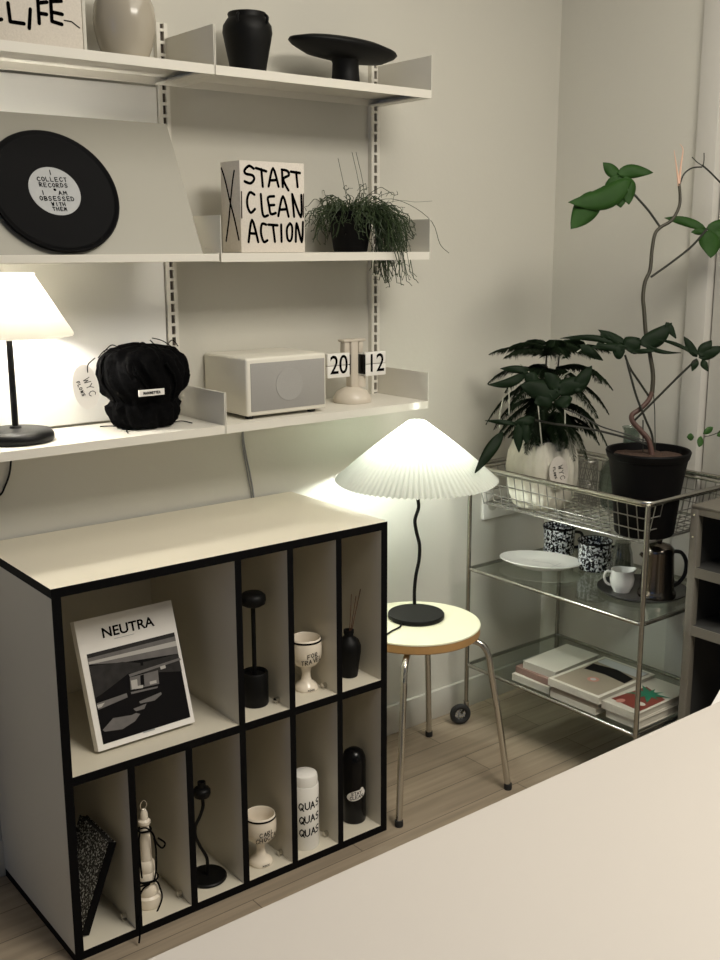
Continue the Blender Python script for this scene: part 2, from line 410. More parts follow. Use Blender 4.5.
# white back panel of the left bay
t = thing('back_panel', 'glossy white panel on the wall behind the black table lamp', 'panel', (.69, 0, .98))
bm = B(); box(bm, (XL+.014, -.009, .975), (X1-.0245, 0, 1.672), bev=.0015); obj('panel_sheet', bm, 'panelwhite', t, smooth=False)
bm = B()
for k in range(7):
    for j in range(2):
        box(bm, (.629+j*.011, -.0093, 1.062+k*.011), (.6365+j*.011, -.0088, 1.0695+k*.011))
obj('square_marks', bm, 'canvasside', t, smooth=False)  # two columns of small flat greyish squares on the panel

# ================================================================= TOP SHELF THINGS
# LIFE picture block
yf = -.115
t = thing('picture_block', 'white block with the hand-painted word LIFE, top left corner', 'sign', (.66, -.08, ZT))
xr = ony(83, 30, yf).x
bm = B(); box(bm, (xr-.21, yf, ZT+EPS), (xr, yf+.045, ZT+.235), bev=.003); obj('block', bm, 'canvas', t)
bm = B(); box(bm, (xr+.0005, yf+.001, ZT+EPS), (xr+.008, yf+.044, ZT+.235), bev=.002); obj('edge_strip', bm, 'canvasside', t)
L6 = [[(48, 18), (62, 130), (145, 142)], [(182, 55), (176, 170)], [(226, -20), (236, 140)], [(228, 18), (282, 12)], [(240, 80), (280, 86)],
      [(303, -20), (312, 128), (372, 146)], [(305, 8), (368, 6)], [(312, 72), (374, 86)], [(-18, 118), (10, 116)]]
bm = B(); fn = lambda a, b: ony(a, b, yf-.0006)
strokes(bm, pxlines(L6, 6, 0, 0, fn), .0068, yplane(yf-.0006))
strokes(bm, pxlines([[(385, 122), (430, 130), (478, 168)]], 6, 0, 0, fn), .0022, yplane(yf-.0006))
obj('lettering', bm, 'ink', t, smooth=False)
# jar
c = (.842, -.1); z0 = ZT+EPS
bm = B(); lathe(bm, [(0, z0), (.039, z0), (.0415, z0+.006), (.053, z0+.035), (.0595, z0+.062), (.0610, z0+.082), (.058, z0+.108), (.046, z0+.133), (.032, z0+.147), (.028, z0+.154), (.024, z0+.154), (.024, z0+.142), (.03, z0+.13), (0, z0+.12)], c)
tag(obj('round_jar', bm, 'cream', angle=80), 'glossy cream round ceramic jar on the top left shelf', 'jar')
# black vase
c = (1.127, -.1)
bm = B(); lathe(bm, [(0, z0), (.034, z0), (.0365, z0+.004), (.041, z0+.03), (.0475, z0+.062), (.0530, z0+.090), (.0515, z0+.104), (.0430, z0+.117), (.0395, z0+.121), (.0415, z0+.127), (.0400, z0+.130), (.0365, z0+.128), (.035, z0+.12), (.042, z0+.10), (0, z0+.02)], c)
t = thing('ceramic_vase', 'matt black shouldered ceramic vase on the top right shelf', 'vase', (c[0], c[1], z0))
obj('vase_body', bm, 'black', t, angle=80)
for k in range(3):
    a = math.radians(215+k*75)
    p = Vector((c[0]+.0475*math.cos(a), c[1]+.0475*math.sin(a), z0+.112)); bm = B()
    tube(bm, [p+Vector((0, 0, .010)), p+Vector((.006*math.cos(a), .006*math.sin(a), .004)), p+Vector((.003*math.cos(a), .003*math.sin(a), -.008))], .003, 8, smooth=4); obj('lug', bm, 'black', t)
# mushroom stand
c = (1.386, -.105)
t = thing('pedestal_stand', 'matt black mushroom-shaped pedestal dish on the top right shelf', 'stand', (c[0], c[1], z0))
bm = B(); lathe(bm, [(0, z0), (.033, z0), (.034, z0+.004), (.031, z0+.03), (.030, z0+.055), (.036, z0+.068), (0, z0+.068)], c); obj('pedestal', bm, 'black', t, angle=80)
bm = B()
def wob(a, r, z, j): return (r*(1+.05*math.cos(2*a+.6)+.03*math.sin(3*a)), z-.007*math.cos(a)*(r/.14))
lathe(bm, [(0, z0+.060), (.06, z0+.060), (.105, z0+.066), (.138, z0+.080), (.146, z0+.087), (.143, z0+.092), (.11, z0+.100), (.05, z0+.107), (0, z0+.109)], c, 64, sx=.95, sy=.48, fn=wob)
obj('dish_top', bm, 'black', t, angle=80)

# ================================================================= MIDDLE SHELF THINGS
# START CLEAN ACTION block
t = thing('message_block', 'white canvas block hand-lettered START CLEAN ACTION', 'sign', (1.137, -.13, ZM))
bx0, bx1, yf, zt = 1.054, 1.220, -.17, 1.5185
bm = B(); box(bm, (bx0, yf, ZM+EPS), (bx1, -.094, zt), bev=.0015); obj('block', bm, 'canvas', t)
ST = [[(322, 172), (295, 155), (268, 180), (275, 202), (315, 212), (325, 236), (303, 260), (268, 248)],
 [(335, 168), (398, 188)], [(368, 175), (377, 280)], [(412, 278), (438, 170), (472, 280)], [(425, 242), (462, 240)],
 [(492, 180), (497, 282)], [(490, 178), (525, 186), (533, 212), (500, 236), (531, 302)], [(545, 190), (600, 198)], [(577, 192), (586, 282)],
 [(327, 328), (300, 314), (284, 350), (286, 400), (305, 436), (330, 414)], [(365, 325), (378, 450), (408, 452)],
 [(445, 338), (408, 345), (415, 395), (425, 443), (455, 438)], [(412, 392), (446, 390)], [(470, 456), (498, 338), (532, 460)], [(485, 418), (520, 415)],
 [(553, 325), (565, 460)], [(553, 325), (606, 462), (608, 330)],
 [(292, 612), (312, 480), (350, 612)], [(302, 560), (335, 562)], [(397, 508), (372, 504), (366, 555), (382, 610), (405, 602)],
 [(410, 508), (465, 512)], [(438, 512), (450, 610)], [(487, 508), (490, 610)],
 [(540, 500), (522, 530), (525, 590), (540, 606), (552, 582), (553, 522), (540, 500)], [(575, 610), (580, 500), (611, 612), (618, 492)]]
fn = lambda a, b: ony(a, b, yf-.0005)
bm = B(); strokes(bm, pxlines(ST, 6, 200, 140, fn), .0058, yplane(yf-.0005), step=.003, curvy=True); obj('lettering', bm, 'ink', t, smooth=False)
for ln in ([(249, 310), (251, 468)], [(621, 325), (621, 462)]):
    bm = B(); strokes(bm, pxlines([ln], 6, 200, 140, fn), .003, yplane(yf-.0004)); obj('edge_mark', bm, 'slot', t, smooth=False)
bm = B()
def sidel(lines): return [[(lambda P: (P.y, P.z))(onx(200+a/6, 140+b/6, bx0-.0005)) for a, b in ln] for ln in lines]
strokes(bm, sidel([[(128, 170), (150, 240), (180, 370), (208, 480), (233, 598)], [(205, 185), (195, 250), (182, 380), (173, 480), (157, 605)]]), .0052, lambda u, v: Vector((bx0-.0005, u, v)), curvy=True)
obj('cross_mark', bm, 'ink', t, smooth=False)

# record-shaped plate leaning on the display shelf
C0 = Vector((.668, 0, 0)); mid = onplane(53.0, 194, S0, SN)
pc = mid - Vector((0, 0, 0))
ex = Vector((1, 0, 0)); ey = SDn
t = thing('record_plate', 'large round black plate with grey hand-lettered record label', 'plate', (mid.x, mid.y, 1.33))
def disc(bm, prof, seg=72, mi=0):       # profile of (radius, height above panel)
    rings = []
    for r, h in prof:
        if r < 1e-6: rings.append([bm.verts.new(pc+SN*h)]); continue
        rings.append([bm.verts.new(pc+SN*h+ex*r*math.cos(2*PI*i/seg)+ey*r*math.sin(2*PI*i/seg)) for i in range(seg)])
    for a, b in zip(rings, rings[1:]):
        for i in range(seg):
            k = (i+1) % seg
            if len(a) == 1: f = bm.faces.new((a[0], b[i], b[k]))
            elif len(b) == 1: f = bm.faces.new((a[i], b[0], a[k]))
            else: f = bm.faces.new((a[i], b[i], b[k], a[k]))
            f.material_index = mi
RP = .128
bm = B(); disc(bm, [(0, .001), (RP*.9, .001), (RP*.97, .004), (RP, .011), (RP*.985, .0145), (RP*.955, .014), (RP*.93, .0115), (RP*.90, .0108), (0, .0108)])
obj('plate_disc', bm, mat('black_melamine', (.003, .003, .0035), .5, spec=.06), t, angle=60)
bm = B(); disc(bm, [(0, .0112), (.050, .0112), (.0502, .0109)]); lab = obj('label_disc', bm, 'greyprint', t); lab['label'] = 'grey round record label'
bm = B(); mp = lambda u, v: pc+SN*.0117+ex*u+ey*v
for s, y, h in (('I', .034, .010), ('COLLECT', .020, .0085), ('RECORDS', .008, .008), ('OBSESSED', -.020, .0085), ('WITH', -.031, .007), ('THEM', -.041, .007)):
    strokes(bm, text(s, 0, y, h, .62, .42, .06, centre=True), .0017, mp)
strokes(bm, text('I', -.027, -.008, .008, .6, .4), .0017, mp); strokes(bm, text('AM', .006, -.008, .008, .8, .4), .0017, mp)
strokes(bm, [[(0, .0025), (.0005, .0025)]], .0055, mp)
obj('lettering', bm, 'ink', lab, smooth=False)

# rhipsalis in black pot
c = (1.402, -.1); z0 = ZM+EPS
t = thing('trailing_plant', 'grassy trailing plant in a black pot spilling over the middle shelf', 'plant', (c[0], c[1], z0))
bm = B(); lathe(bm, [(0, z0), (.038, z0), (.040, z0+.003), (.052, z0+.078), (.0545, z0+.080), (.0545, z0+.092), (.051, z0+.092), (.049, z0+.078), (0, z0+.072)], c, 40); obj('pot', bm, 'pot', t, angle=50)
bm = B(); rr = random.Random(3)
def strand(p, a, up, out, drop, r=.0009, n=7):
    pts = [Vector(p)]; d = Vector((math.cos(a), math.sin(a), 0))
    side = Vector((-d.y, d.x, 0))*rr.uniform(-.02, .02)
    for i in range(1, n+1):
        s = i/n
        q = Vector(p)+d*out*(1-(1-s)**1.6)+side*s*s+Vector((0, 0, up*math.sin(min(1, s*2)*PI/2)-drop*s*s))
        q += Vector((rr.uniform(-1, 1), rr.uniform(-1, 1), rr.uniform(-1, 1)))*.0065
        q.y = min(q.y, -.006)
        pts.append(q)
    tube(bm, pts, r, 4, smooth=2, cap=False)
    for e in (pts[-1], pts[-3]):      # little forked tips
        f = e+Vector((rr.uniform(-1, 1), min(0, rr.uniform(-1, .6)), rr.uniform(-1.2, .5)))*rr.uniform(.008, .020); f.y = min(f.y, -.006)
        tube(bm, [e, (e+f)/2+Vector((0, 0, .002)), f], r*.8, 4, cap=False)
for k in range(190):
    a = rr.uniform(0, 2*PI); rad = rr.uniform(0, .045)
    p = (c[0]+rad*math.cos(a), c[1]+rad*math.sin(a), z0+.08)
    strand(p, a, rr.uniform(.012, .05), rr.uniform(.02, .085), rr.uniform(.005, .075), rr.uniform(.0007, .0013))
for k in range(170):    # the thick fall on the right, over the front edge
    a = rr.uniform(-1.3, .15); p = (c[0]+.035*math.cos(a), c[1]+.035*math.sin(a), z0+.08)
    strand(p, a, rr.uniform(.01, .04), rr.uniform(.03, .12), rr.uniform(.03, .175), rr.uniform(.0007, .0013))
for k in range(26):     # wispy long ones
    a = rr.uniform(0, 2*PI); strand((c[0], c[1], z0+.08), a, rr.uniform(.02, .07), rr.uniform(.05, .13), rr.uniform(-.01, .05), .0007)
for px, py in ((338, 158), (352, 152), (356, 152)): tube(bm, [(c[0], c[1], z0+.08), ony(px+8, 195, -.1), ony(px, py, -.1)], .0006, 4, smooth=4, cap=False)
tube(bm, [(c[0]+.02, c[1], z0+.09), ony(385, 199, -.11), ony(410, 205, -.12), ony(432, 222, -.13), ony(440, 244, -.13), ony(449, 253, -.13)], .0008, 4, smooth=4, cap=False)
tube(bm, [(c[0]+.02, c[1], z0+.09), ony(395, 201, -.11), ony(415, 202, -.10), ony(432, 201, -.09)], .0006, 4, smooth=4, cap=False)
obj('foliage', bm, 'grass', t)

# ================================================================= LOW SHELF THINGS
z0 = ZL+EPS
# black table lamp
c = (.564, -.108)
t = thing('table_lamp', 'black metal table lamp with white cone shade, left end of the low shelf', 'lamp', (c[0], c[1], z0))
bm = B(); lathe(bm, [(0, z0), (.070, z0), (.0725, z0+.004), (.072, z0+.014), (.067, z0+.021), (.05, z0+.0245), (.012, z0+.026), (.010, z0+.030), (0, z0+.030)], c); obj('base', bm, 'blackmetal', t, angle=60)
bm = B(); lathe(bm, [(.0062, z0+.028), (.0062, z0+.205), (.014, z0+.207), (.014, z0+.235), (0, z0+.235)], c, 20); obj('pole', bm, 'blackmetal', t)
bm = B(); lathe(bm, [(.120, 1.176), (.1205, 1.178), (.1195, 1.182), (.0540, 1.291), (.0555, 1.294)], c, 64)
sh = obj('lamp_shade', bm, 'shade2', t, angle=80)
bm = B()
for a in (0, 2*PI/3, 4*PI/3): tube(bm, [(c[0], c[1], z0+.207), (c[0]+.114*math.cos(a), c[1]+.114*math.sin(a), 1.181)], .0012, 6)
obj('shade_ring', bm, 'blackmetal', t)
bm = B(); lathe(bm, [(0, 1.207), (.012, 1.209), (.022, 1.225), (.025, 1.238), (.021, 1.252), (.010, 1.261), (0, 1.263)], c, 24); obj('bulb', bm, 'bulb', t)
bm = B(); tube(bm, [(c[0]+.02, -.1, z0+.003), (c[0]+.04, -.04, z0+.003), (.587, -.0165, z0+.003)], .002, 6, smooth=6)
tube(bm, [(.590, -.0085, ZL-.03), (.588, -.0085, .925), (.583, -.006, .89), (.572, -.004, .862), (.556, -.004, .842), (.50, -.004, .82)], .0022, 8, smooth=6); obj('cord', bm, 'blackmetal', t)

# black crinkled bag
c = Vector((.842, -.110, z0))
t = thing('crinkled_bag', 'black ruched fabric bag with white woven label on the low shelf', 'bag', (c.x, c.y, z0))
prof = [(.03, .0), (.058, .002), (.070, .012), (.075, .03), (.076, .048), (.071, .058), (.079, .068), (.089, .083), (.095, .105), (.093, .130), (.086, .150), (.068, .164), (.03, .171), (.0, .172)]
bm = B(); SEG = 120
from mathutils import noise as mn
def crin(a, r, z, j):
    zz = z-z0
    f = .055*math.sin(11*a+1.5*math.sin(zz*60)+.7)+.045*math.sin(19*a+zz*90)+.07*mn.noise(Vector((2*math.cos(a), 2*math.sin(a), zz*28)))
    env = 1-.5*(1 if .05 < zz < .07 else 0)
    return (r*(1+f*env), z+.008*mn.noise(Vector((3*math.cos(a), 3*math.sin(a), 5+zz*10)))*(1 if j > 3 else 0))
pp = []
for (r0_, z0_), (r1_, z1_) in zip(prof, prof[1:]):
    for k in range(3): pp.append((r0_+(r1_-r0_)*k/3, z0+z0_+(z1_-z0_)*k/3))
pp.append((0, z0+prof[-1][1]))
lathe(bm, pp, (c.x, c.y), SEG, sx=1, sy=.78, fn=crin)
for k in range(26):   # seam piping and ruffles
    a = R.uniform(0, 2*PI); pts = []
    for q in range(6):
        h = .155-.02*R.random()-q*.016; rad = .097 if h > .07 else .078
        rr_ = rad*(.7+.3*math.sin(min(1, (.172-h)/.06)*PI/2)) if h > .1 else (.075+.02*(h-.06)/.04 if h > .06 else .071)
        pts.append((c.x+rr_*1.01*math.cos(a+q*.07), c.y+rr_*.79*math.sin(a+q*.07), z0+h))
    tube(bm, pts, .0028, 6, smooth=4)
obj('bag_body', bm, 'blackcloth', t, angle=80)
a0 = math.atan2(-.75, -.32)
lc = ony(151.5, 392.5, c.y-.0770)
bm = B(); box(bm, (lc.x-.029, lc.y-.0015, lc.z-.0065), (lc.x+.029, lc.y+.0015, lc.z+.0065), bev=.0006, seg=1)
lb = obj('woven_label', bm, 'paper', t, smooth=False); lb['label'] = 'white woven label'
bm = B(); strokes(bm, text('MAGONETTEA', lc.x, lc.z-.0024, .0046, .62, .22, centre=True), .0012, yplane(lc.y-.0022)); obj('lettering', bm, 'ink', lb, smooth=False)
bm = B()
for pth in ([(95, 358), (88, 365), (88, 375)], [(118, 352), (106, 350), (98, 358)], [(122, 350), (112, 345), (104, 352)], [(160, 350), (150, 340)], [(176, 350), (163, 341), (152, 338)], [(165, 348), (172, 340), (178, 346)]):
    bm = B(); tube(bm, [ony(a, b, -.15+.01*i) for i, (a, b) in enumerate(pth)], .0011, 6, smooth=6); obj('drawstring', bm, 'blackcloth', t)
def lowp(px, py):
    p = onz(px, py, z0+.003); p.y = min(max(p.y, -.2), -.02); return p
for pth in ([(100, 426.5), (112, 426), (124, 427)], [(124, 428), (113, 424), (114, 420), (126, 424)], [(172, 422), (178, 417), (172, 418)], [(165, 425), (180, 421), (192, 423)], [(135, 429), (127, 430), (128, 433)]):
    bm = B(); tube(bm, [lowp(a, b) for a, b in pth], .0013, 6, smooth=6); obj('drawstring', bm, 'blackcloth', t)
bm = B()
tc_ = ony(86, 387, -.13); bm = B()
def oval(bm, ctr, ax, ay, az, n=40, th=.001):
    v1 = [bm.verts.new(ctr+ax*math.cos(2*PI*i/n)+ay*math.sin(2*PI*i/n)+az*th) for i in range(n)]
    v2 = [bm.verts.new(ctr+ax*math.cos(2*PI*i/n)+ay*math.sin(2*PI*i/n)-az*th) for i in range(n)]
    bm.faces.new(v1); bm.faces.new(v2[::-1])
    for i in range(n): bm.faces.new((v1[i], v1[(i+1) % n], v2[(i+1) % n], v2[i]))
tg_t = math.radians(8)
tx = Vector((math.cos(tg_t), -.25, math.sin(tg_t))).normalized(); tz = Vector((-math.sin(tg_t), 0, math.cos(tg_t))); tn = tx.cross(tz).normalized()
if tn.y > 0: tn = -tn
oval(bm, tc_, tx*.0255, tz*.046, tn); tgo = obj('hang_tag', bm, 'paper', t); tgo['label'] = 'white oval hang tag'
def script_mark(bm, ctr, ax, ay, n, s):
    mp = lambda u, v: ctr+n*.0018+ax*u+ay*v
    big = text('WYC', -.017*s, -.002*s, .013*s, .7, .35, .08)
    sm = text('FLOWS', -.017*s, -.016*s, .006*s, .7, .4, .08)
    strokes(bm, rot2(big+sm, -1.35, .002*s, .0), .0014*s, mp)
bm = B(); script_mark(bm, tc_, tx, tz, tn, 1); obj('lettering', bm, 'ink', tgo, smooth=False)

# radio
rx0, rx1, ry0, ry1, rz0, rz1 = 1.050, 1.266, -.182, -.003, .979, 1.1065
t = thing('tabletop_radio', 'ivory box radio with grey cloth front on the low shelf', 'radio', ((rx0+rx1)/2, -.1, z0))
bm = B(); fs = box(bm, (rx0, ry0, rz0), (rx1, ry1, rz1), bev=.006, seg=4)
obj('cabinet', bm, 'radio', t)
bm = B(); box(bm, (rx0+.011, ry0-.0015, rz0+.010), (rx1-.006, ry0+.002, rz1-.012), bev=.001); g = obj('grille', bm, 'grille', t)
bm = B(); cc = Vector(((rx0+rx1)/2+.004, ry0-.0018, (rz0+rz1)/2)); oval(bm, cc, Vector((.036, 0, 0)), Vector((0, 0, .036)), Vector((0, 1, 0)), 40, .0006); obj('speaker_ring', bm, 'grille2', g)
bm = B(); box(bm, (rx0+.008, ry0+.0012, rz0+.008), (rx1-.004, ry0+.0005, rz1-.010)); obj('grille_frame', bm, 'slot', t, smooth=False)
for x in (rx0+.018, rx1-.03):
    for y in (ry0+.02, ry1-.02):
        bm = B(); lathe(bm, [(0, z0), (.009, z0), (.010, z0+.006), (0, z0+.0078)], (x, y), 16); obj('foot', bm, 'rubber', t)
bm = B(); tube(bm, [(1.147, -.0105, .9535), (1.149, -.006, .90), (1.158, -.004, .85), (1.168, -.004, .80), (1.176, -.004, .74), (1.178, -.004, .60)], .0021, 8, smooth=6)
tube(bm, [(1.150, -.010, .9535), (1.146, -.006, .90), (1.151, -.004, .86), (1.161, -.004, .80), (1.170, -.004, .74), (1.172, -.004, .60)], .0015, 6, smooth=6)
obj('cord', bm, 'grey', t)

# flip clock
c = Vector((1.405, -.1, z0))
t = thing('flip_clock', 'beige pedestal flip clock showing 20 and 12 beside the radio', 'clock', tuple(c))
bm = B(); lathe(bm, [(0, z0), (.046, z0), (.0475, z0+.004), (.046, z0+.013), (.038, z0+.026), (.022, z0+.035), (.012, z0+.038), (0, z0+.038)], (c.x, c.y)); obj('base', bm, 'clock', t, angle=60)
bm = B(); box(bm, (c.x-.011, c.y-.012, z0+.036), (c.x+.011, c.y+.012, z0+.150), bev=.004, seg=3); obj('column', bm, 'clock', t)
bm = B(); lathe(bm, [(0, z0+.036), (.016, z0+.036), (.016, z0+.062), (0, z0+.066)], (c.x+.022, c.y), 20); obj('reflection_stub', bm, 'clock', t)  # added stub standing in for a reflection below the cards
bm = B(); box(bm, (c.x-.034, c.y-.013, z0+.146), (c.x+.034, c.y+.013, z0+.153), bev=.003); box(bm, (c.x-.030, c.y-.010, z0+.118), (c.x-.013, c.y+.010, z0+.147), bev=.004); box(bm, (c.x+.013, c.y-.010, z0+.118), (c.x+.028, c.y+.010, z0+.147), bev=.004)
obj('head', bm, 'clock', t)
def digits(s, x0, x1, zc, par, f):
    y = c.y-.024; h = .029
    bm = B(); box(bm, (x0, y, zc+.0006), (x1, y+.012, zc+h), bev=.002); box(bm, (x0, y, zc-h), (x1, y+.012, zc-.0006), bev=.002)
    fl = obj('flip_card', bm, 'white', par)
    bm = B(); box(bm, (x1-.001 if f < 0 else x0-.003, y+.001, zc-.024), (x1+.003 if f < 0 else x0+.001, y+.026, zc+.024), bev=.001); obj('side_disc', bm, 'blackgloss', par)
    bm = B(); box(bm, (x0+.004, y+.012, zc-.012), (x1-.004, y+.022, zc+.012)); obj('drum', bm, 'clock', par)
    cu = bpy.data.curves.new('digits', 'FONT'); cu.body = s; cu.size = .062; cu.align_x = 'CENTER'; cu.align_y = 'CENTER'; cu.offset = .0004; cu.extrude = .0002
    tmp = bpy.data.objects.new('tmp', cu); COL.objects.link(tmp); dg = bpy.context.evaluated_depsgraph_get()
    me = bpy.data.meshes.new_from_object(tmp.evaluated_get(dg)); COL.objects.unlink(tmp); bpy.data.objects.remove(tmp)
    b2 = B(); b2.from_mesh(me)
    for v in b2.verts: v.co = Vector(((x0+x1)/2+v.co.x*.88, y-.0006+v.co.z, zc+v.co.y*1.0))
    obj('numerals', b2, 'ink', fl, smooth=False)
digits('20', 1.313, 1.380, 1.066, t, -1)
digits('12', 1.428, 1.492, 1.063, t, 1)

# ================================================================= RECORD CABINET
RC = math.radians(-.508); W, DC, H, MZ, PT = .7718, .3768, .75, .3722, .018
cab = thing('record_cabinet', 'cream laminate record cabinet with black edges and divided cells', 'cabinet', (.5067, -.0065, 0), RC)
def board(name, lo, hi, topcol='lam', edges=('y',)):
    bm = B(); fs = box(bm, lo, hi)
    bm.normal_update()
    for f in bm.faces:
        n = f.normal
        if 'y' in edges and abs(n.y) > .5: f.material_index = 1
        if 'x' in edges and abs(n.x) > .5: f.material_index = 1
        if 'z' in edges and abs(n.z) > .5: f.material_index = 1
    return obj(name, bm, [topcol, 'edge'], cab, smooth=False, local=True)
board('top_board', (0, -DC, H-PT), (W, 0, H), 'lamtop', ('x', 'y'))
board('bottom_board', (0, -DC, .0), (W, 0, PT), 'lam', ('x', 'y'))
board('side_board', (0, -DC, PT), (PT, 0, H-PT)); board('side_board', (W-PT, -DC, PT), (W, 0, H-PT))
zm0, zm1 = MZ-PT/2, MZ+PT/2
board('middle_board', (PT, -DC, zm0), (W-PT, -.007, zm1))
board('back_board', (PT, -.006, PT), (W-PT, 0, H-PT), edges=())
PITCHX = (W-PT)/6
def divx(k): return PITCHX*k+PT/2      # centre of divider k
for k in range(1, 6):
    board('divider', (divx(k)-PT*.42, -DC, PT), (divx(k)+PT*.42, -.007, zm0))
    if k >= 3: board('divider', (divx(k)-PT*.42, -DC, zm1), (divx(k)+PT*.42, -.007, H-PT))
for (k, z) in [(1, PT), (2, PT), (4, PT), (5, PT), (4, zm1), (5, zm1)]:
    x = divx(k)-PT*.42; bm = B()
    tube(bm, [(x-.010, -.335, z+.008), (x, -.335, z+.008)], .006, 12); box(bm, (x-.010, -.340, z), (x-.003, -.330, z+.004))
    obj('connector', bm, 'chrome', cab, local=True)
ZU, ZD = zm1+EPS, PT+EPS

# book NEUTRA
BL = Vector((.598, -.331, ZU+.001)); bw, bh, bt = .2125, .2545, .020
up = Vector((0, .081, .2413)).normalized(); rt = Vector((1, .002, 0)).normalized(); nf = rt.cross(up).normalized()
if nf.y > 0: nf = -nf
t = thing('architecture_book', 'white hardcover book titled NEUTRA with black and white house photo', 'book', tuple(BL))
def bp(u, v, w=0): return BL+rt*u+up*v-nf*w
LOW = bt*abs(nf.z)+.0005
BL = BL+Vector((0, 0, 0)); BL.z = ZU+.0006 + (0 if nf.z > 0 else bt*0)
bm = B()
def bbox(bm, u0, u1, v0, v1, w0, w1, mi=0):
    vs = [bm.verts.new(bp(u, v, w)) for u in (u0, u1) for v in (v0, v1) for w in (w0, w1)]
    for idx in ((0, 1, 3, 2), (4, 6, 7, 5), (0, 4, 5, 1), (2, 3, 7, 6), (0, 2, 6, 4), (1, 5, 7, 3)): bm.faces.new([vs[i] for i in idx]).material_index = mi
print('book nf', nf)
sink = min(0, bp(0, 0, bt).z-BL.z); BL.z -= sink
bbox(bm, 0, bw, 0, bh, 0, .003); bbox(bm, 0, bw, 0, bh, bt-.003, bt); bbox(bm, 0, .003, 0, bh, .003, bt-.003)
obj('cover', bm, 'paper', t, smooth=False)
bm = B(); bbox(bm, .003, bw-.003, .003, bh-.003, .0032, bt-.0032); obj('pages', bm, 'book4', t, smooth=False)
hom = lambda px, py, o=.0006: onplane(px, py, BL+nf*o, nf)
Q = lambda a, b: (60+a/4.8, 590+b/4.8)
bm = B()
def pp_(pts, mi, o): poly(bm, [hom(*Q(a, b), o) for a, b in pts], mi)
pp_([(128, 310), (548, 203), (626, 610), (208, 742)], 0, .0005)
# sky bands of the print
bands = [((128, 310), (548, 203), (552, 222), (132, 329), 1), ((132, 329), (552, 222), (556, 244), (136, 346), 2), ((136, 346), (556, 244), (561, 268), (139, 358), 3), ((139, 358), (561, 268), (568, 305), (300, 348), 2)]
for a, b, c_, d, mi in bands: pp_([a, b, c_, d], mi, .0007)
pp_([(139, 366), (200, 358), (260, 352), (300, 345), (380, 350), (450, 335), (568, 306), (585, 390), (330, 400), (200, 500), (168, 520)], 1, .0009)
pp_([(330, 405), (575, 325), (580, 335), (335, 418)], 2, .0012)
pp_([(335, 420), (470, 385), (476, 450), (340, 480)], 2, .0012)
pp_([(385, 410), (402, 405), (406, 460), (388, 465)], 0, .0014); pp_([(340, 435), (370, 428), (374, 470), (346, 478)], 3, .0014)
pp_([(430, 440), (462, 432), (464, 446), (432, 454)], 3, .0015); pp_([(480, 368), (505, 360), (508, 374), (484, 382)], 3, .0014); pp_([(355, 464), (400, 455), (398, 470), (360, 476)], 3, .0016)
pp_([(385, 345), (398, 343), (400, 362), (387, 364)], 0, .0013)
pp_([(175, 545), (320, 495), (325, 515), (185, 575)], 2, .0011); pp_([(178, 552), (215, 540), (200, 562), (182, 568)], 3, .0013)
pp_([(340, 490), (470, 462), (468, 470), (342, 500)], 2, .0012)
pp_([(380, 535), (485, 490), (488, 500), (455, 530), (385, 545)], 2, .0012); pp_([(352, 570), (415, 545), (405, 570), (365, 582)], 2, .0012)
pp_([(205, 672), (255, 615), (345, 600), (365, 590), (385, 595), (360, 630), (300, 668), (215, 680)], 2, .0012)
obj('cover_photo', bm, ['photo0', 'photo1', 'photo2', 'photo3'], t, smooth=False)
cu = bpy.data.curves.new('title', 'FONT'); cu.body = 'NEUTRA'; cu.size = 1; cu.offset = .02
tmp = bpy.data.objects.new('tmp', cu); COL.objects.link(tmp); dg = bpy.context.evaluated_depsgraph_get()
me = bpy.data.meshes.new_from_object(tmp.evaluated_get(dg)); COL.objects.unlink(tmp); bpy.data.objects.remove(tmp)
b2 = B(); b2.from_mesh(me)
mxx = max(v.co.x for v in b2.verts); mnx = min(v.co.x for v in b2.verts); mxy = max(v.co.y for v in b2.verts); mny = min(v.co.y for v in b2.verts)
A0 = hom(*Q(207, 232), .0007); A1 = hom(*Q(455, 172), .0007); A2 = hom(*Q(200, 182), .0007)
uu = (A1-A0); vv = up*(A2-A0).length*.98
for v in b2.verts: v.co = A0+uu*((v.co.x-mnx)/(mxx-mnx))+vv*((v.co.y-mny)/(mxy-mny))
obj('title', b2, 'ink', t, smooth=False)
bm = B(); mpb = lambda u, v: bp(u, v, -.0007)
strokes(bm, [[(.075, .205), (.118, .205)]], .0011, mpb); obj('subtitle', bm, 'greyprint', t, smooth=False)
bm = B(); strokes(bm, [[(.098, .0105), (.122, .0105)]], .0028, mpb); obj('publisher_mark', bm, 'greyprint', t, smooth=False)
bm = B()   # small display easel behind the book
e0 = bp(.07, .15, bt+.0045); e1 = bp(.14, .15, bt+.0045)
for e in (e0, e1):
    tube(bm, [e, Vector((e.x, e.y+.075, ZU+.003))], .003, 6); tube(bm, [bp(e.x-BL.x, .012, bt+.0045), e], .003, 6)
tube(bm, [e0, e1], .003, 6)
tag(obj('book_easel', bm, 'blackmetal'), 'small black wire easel propping up the white NEUTRA book', 'stand')

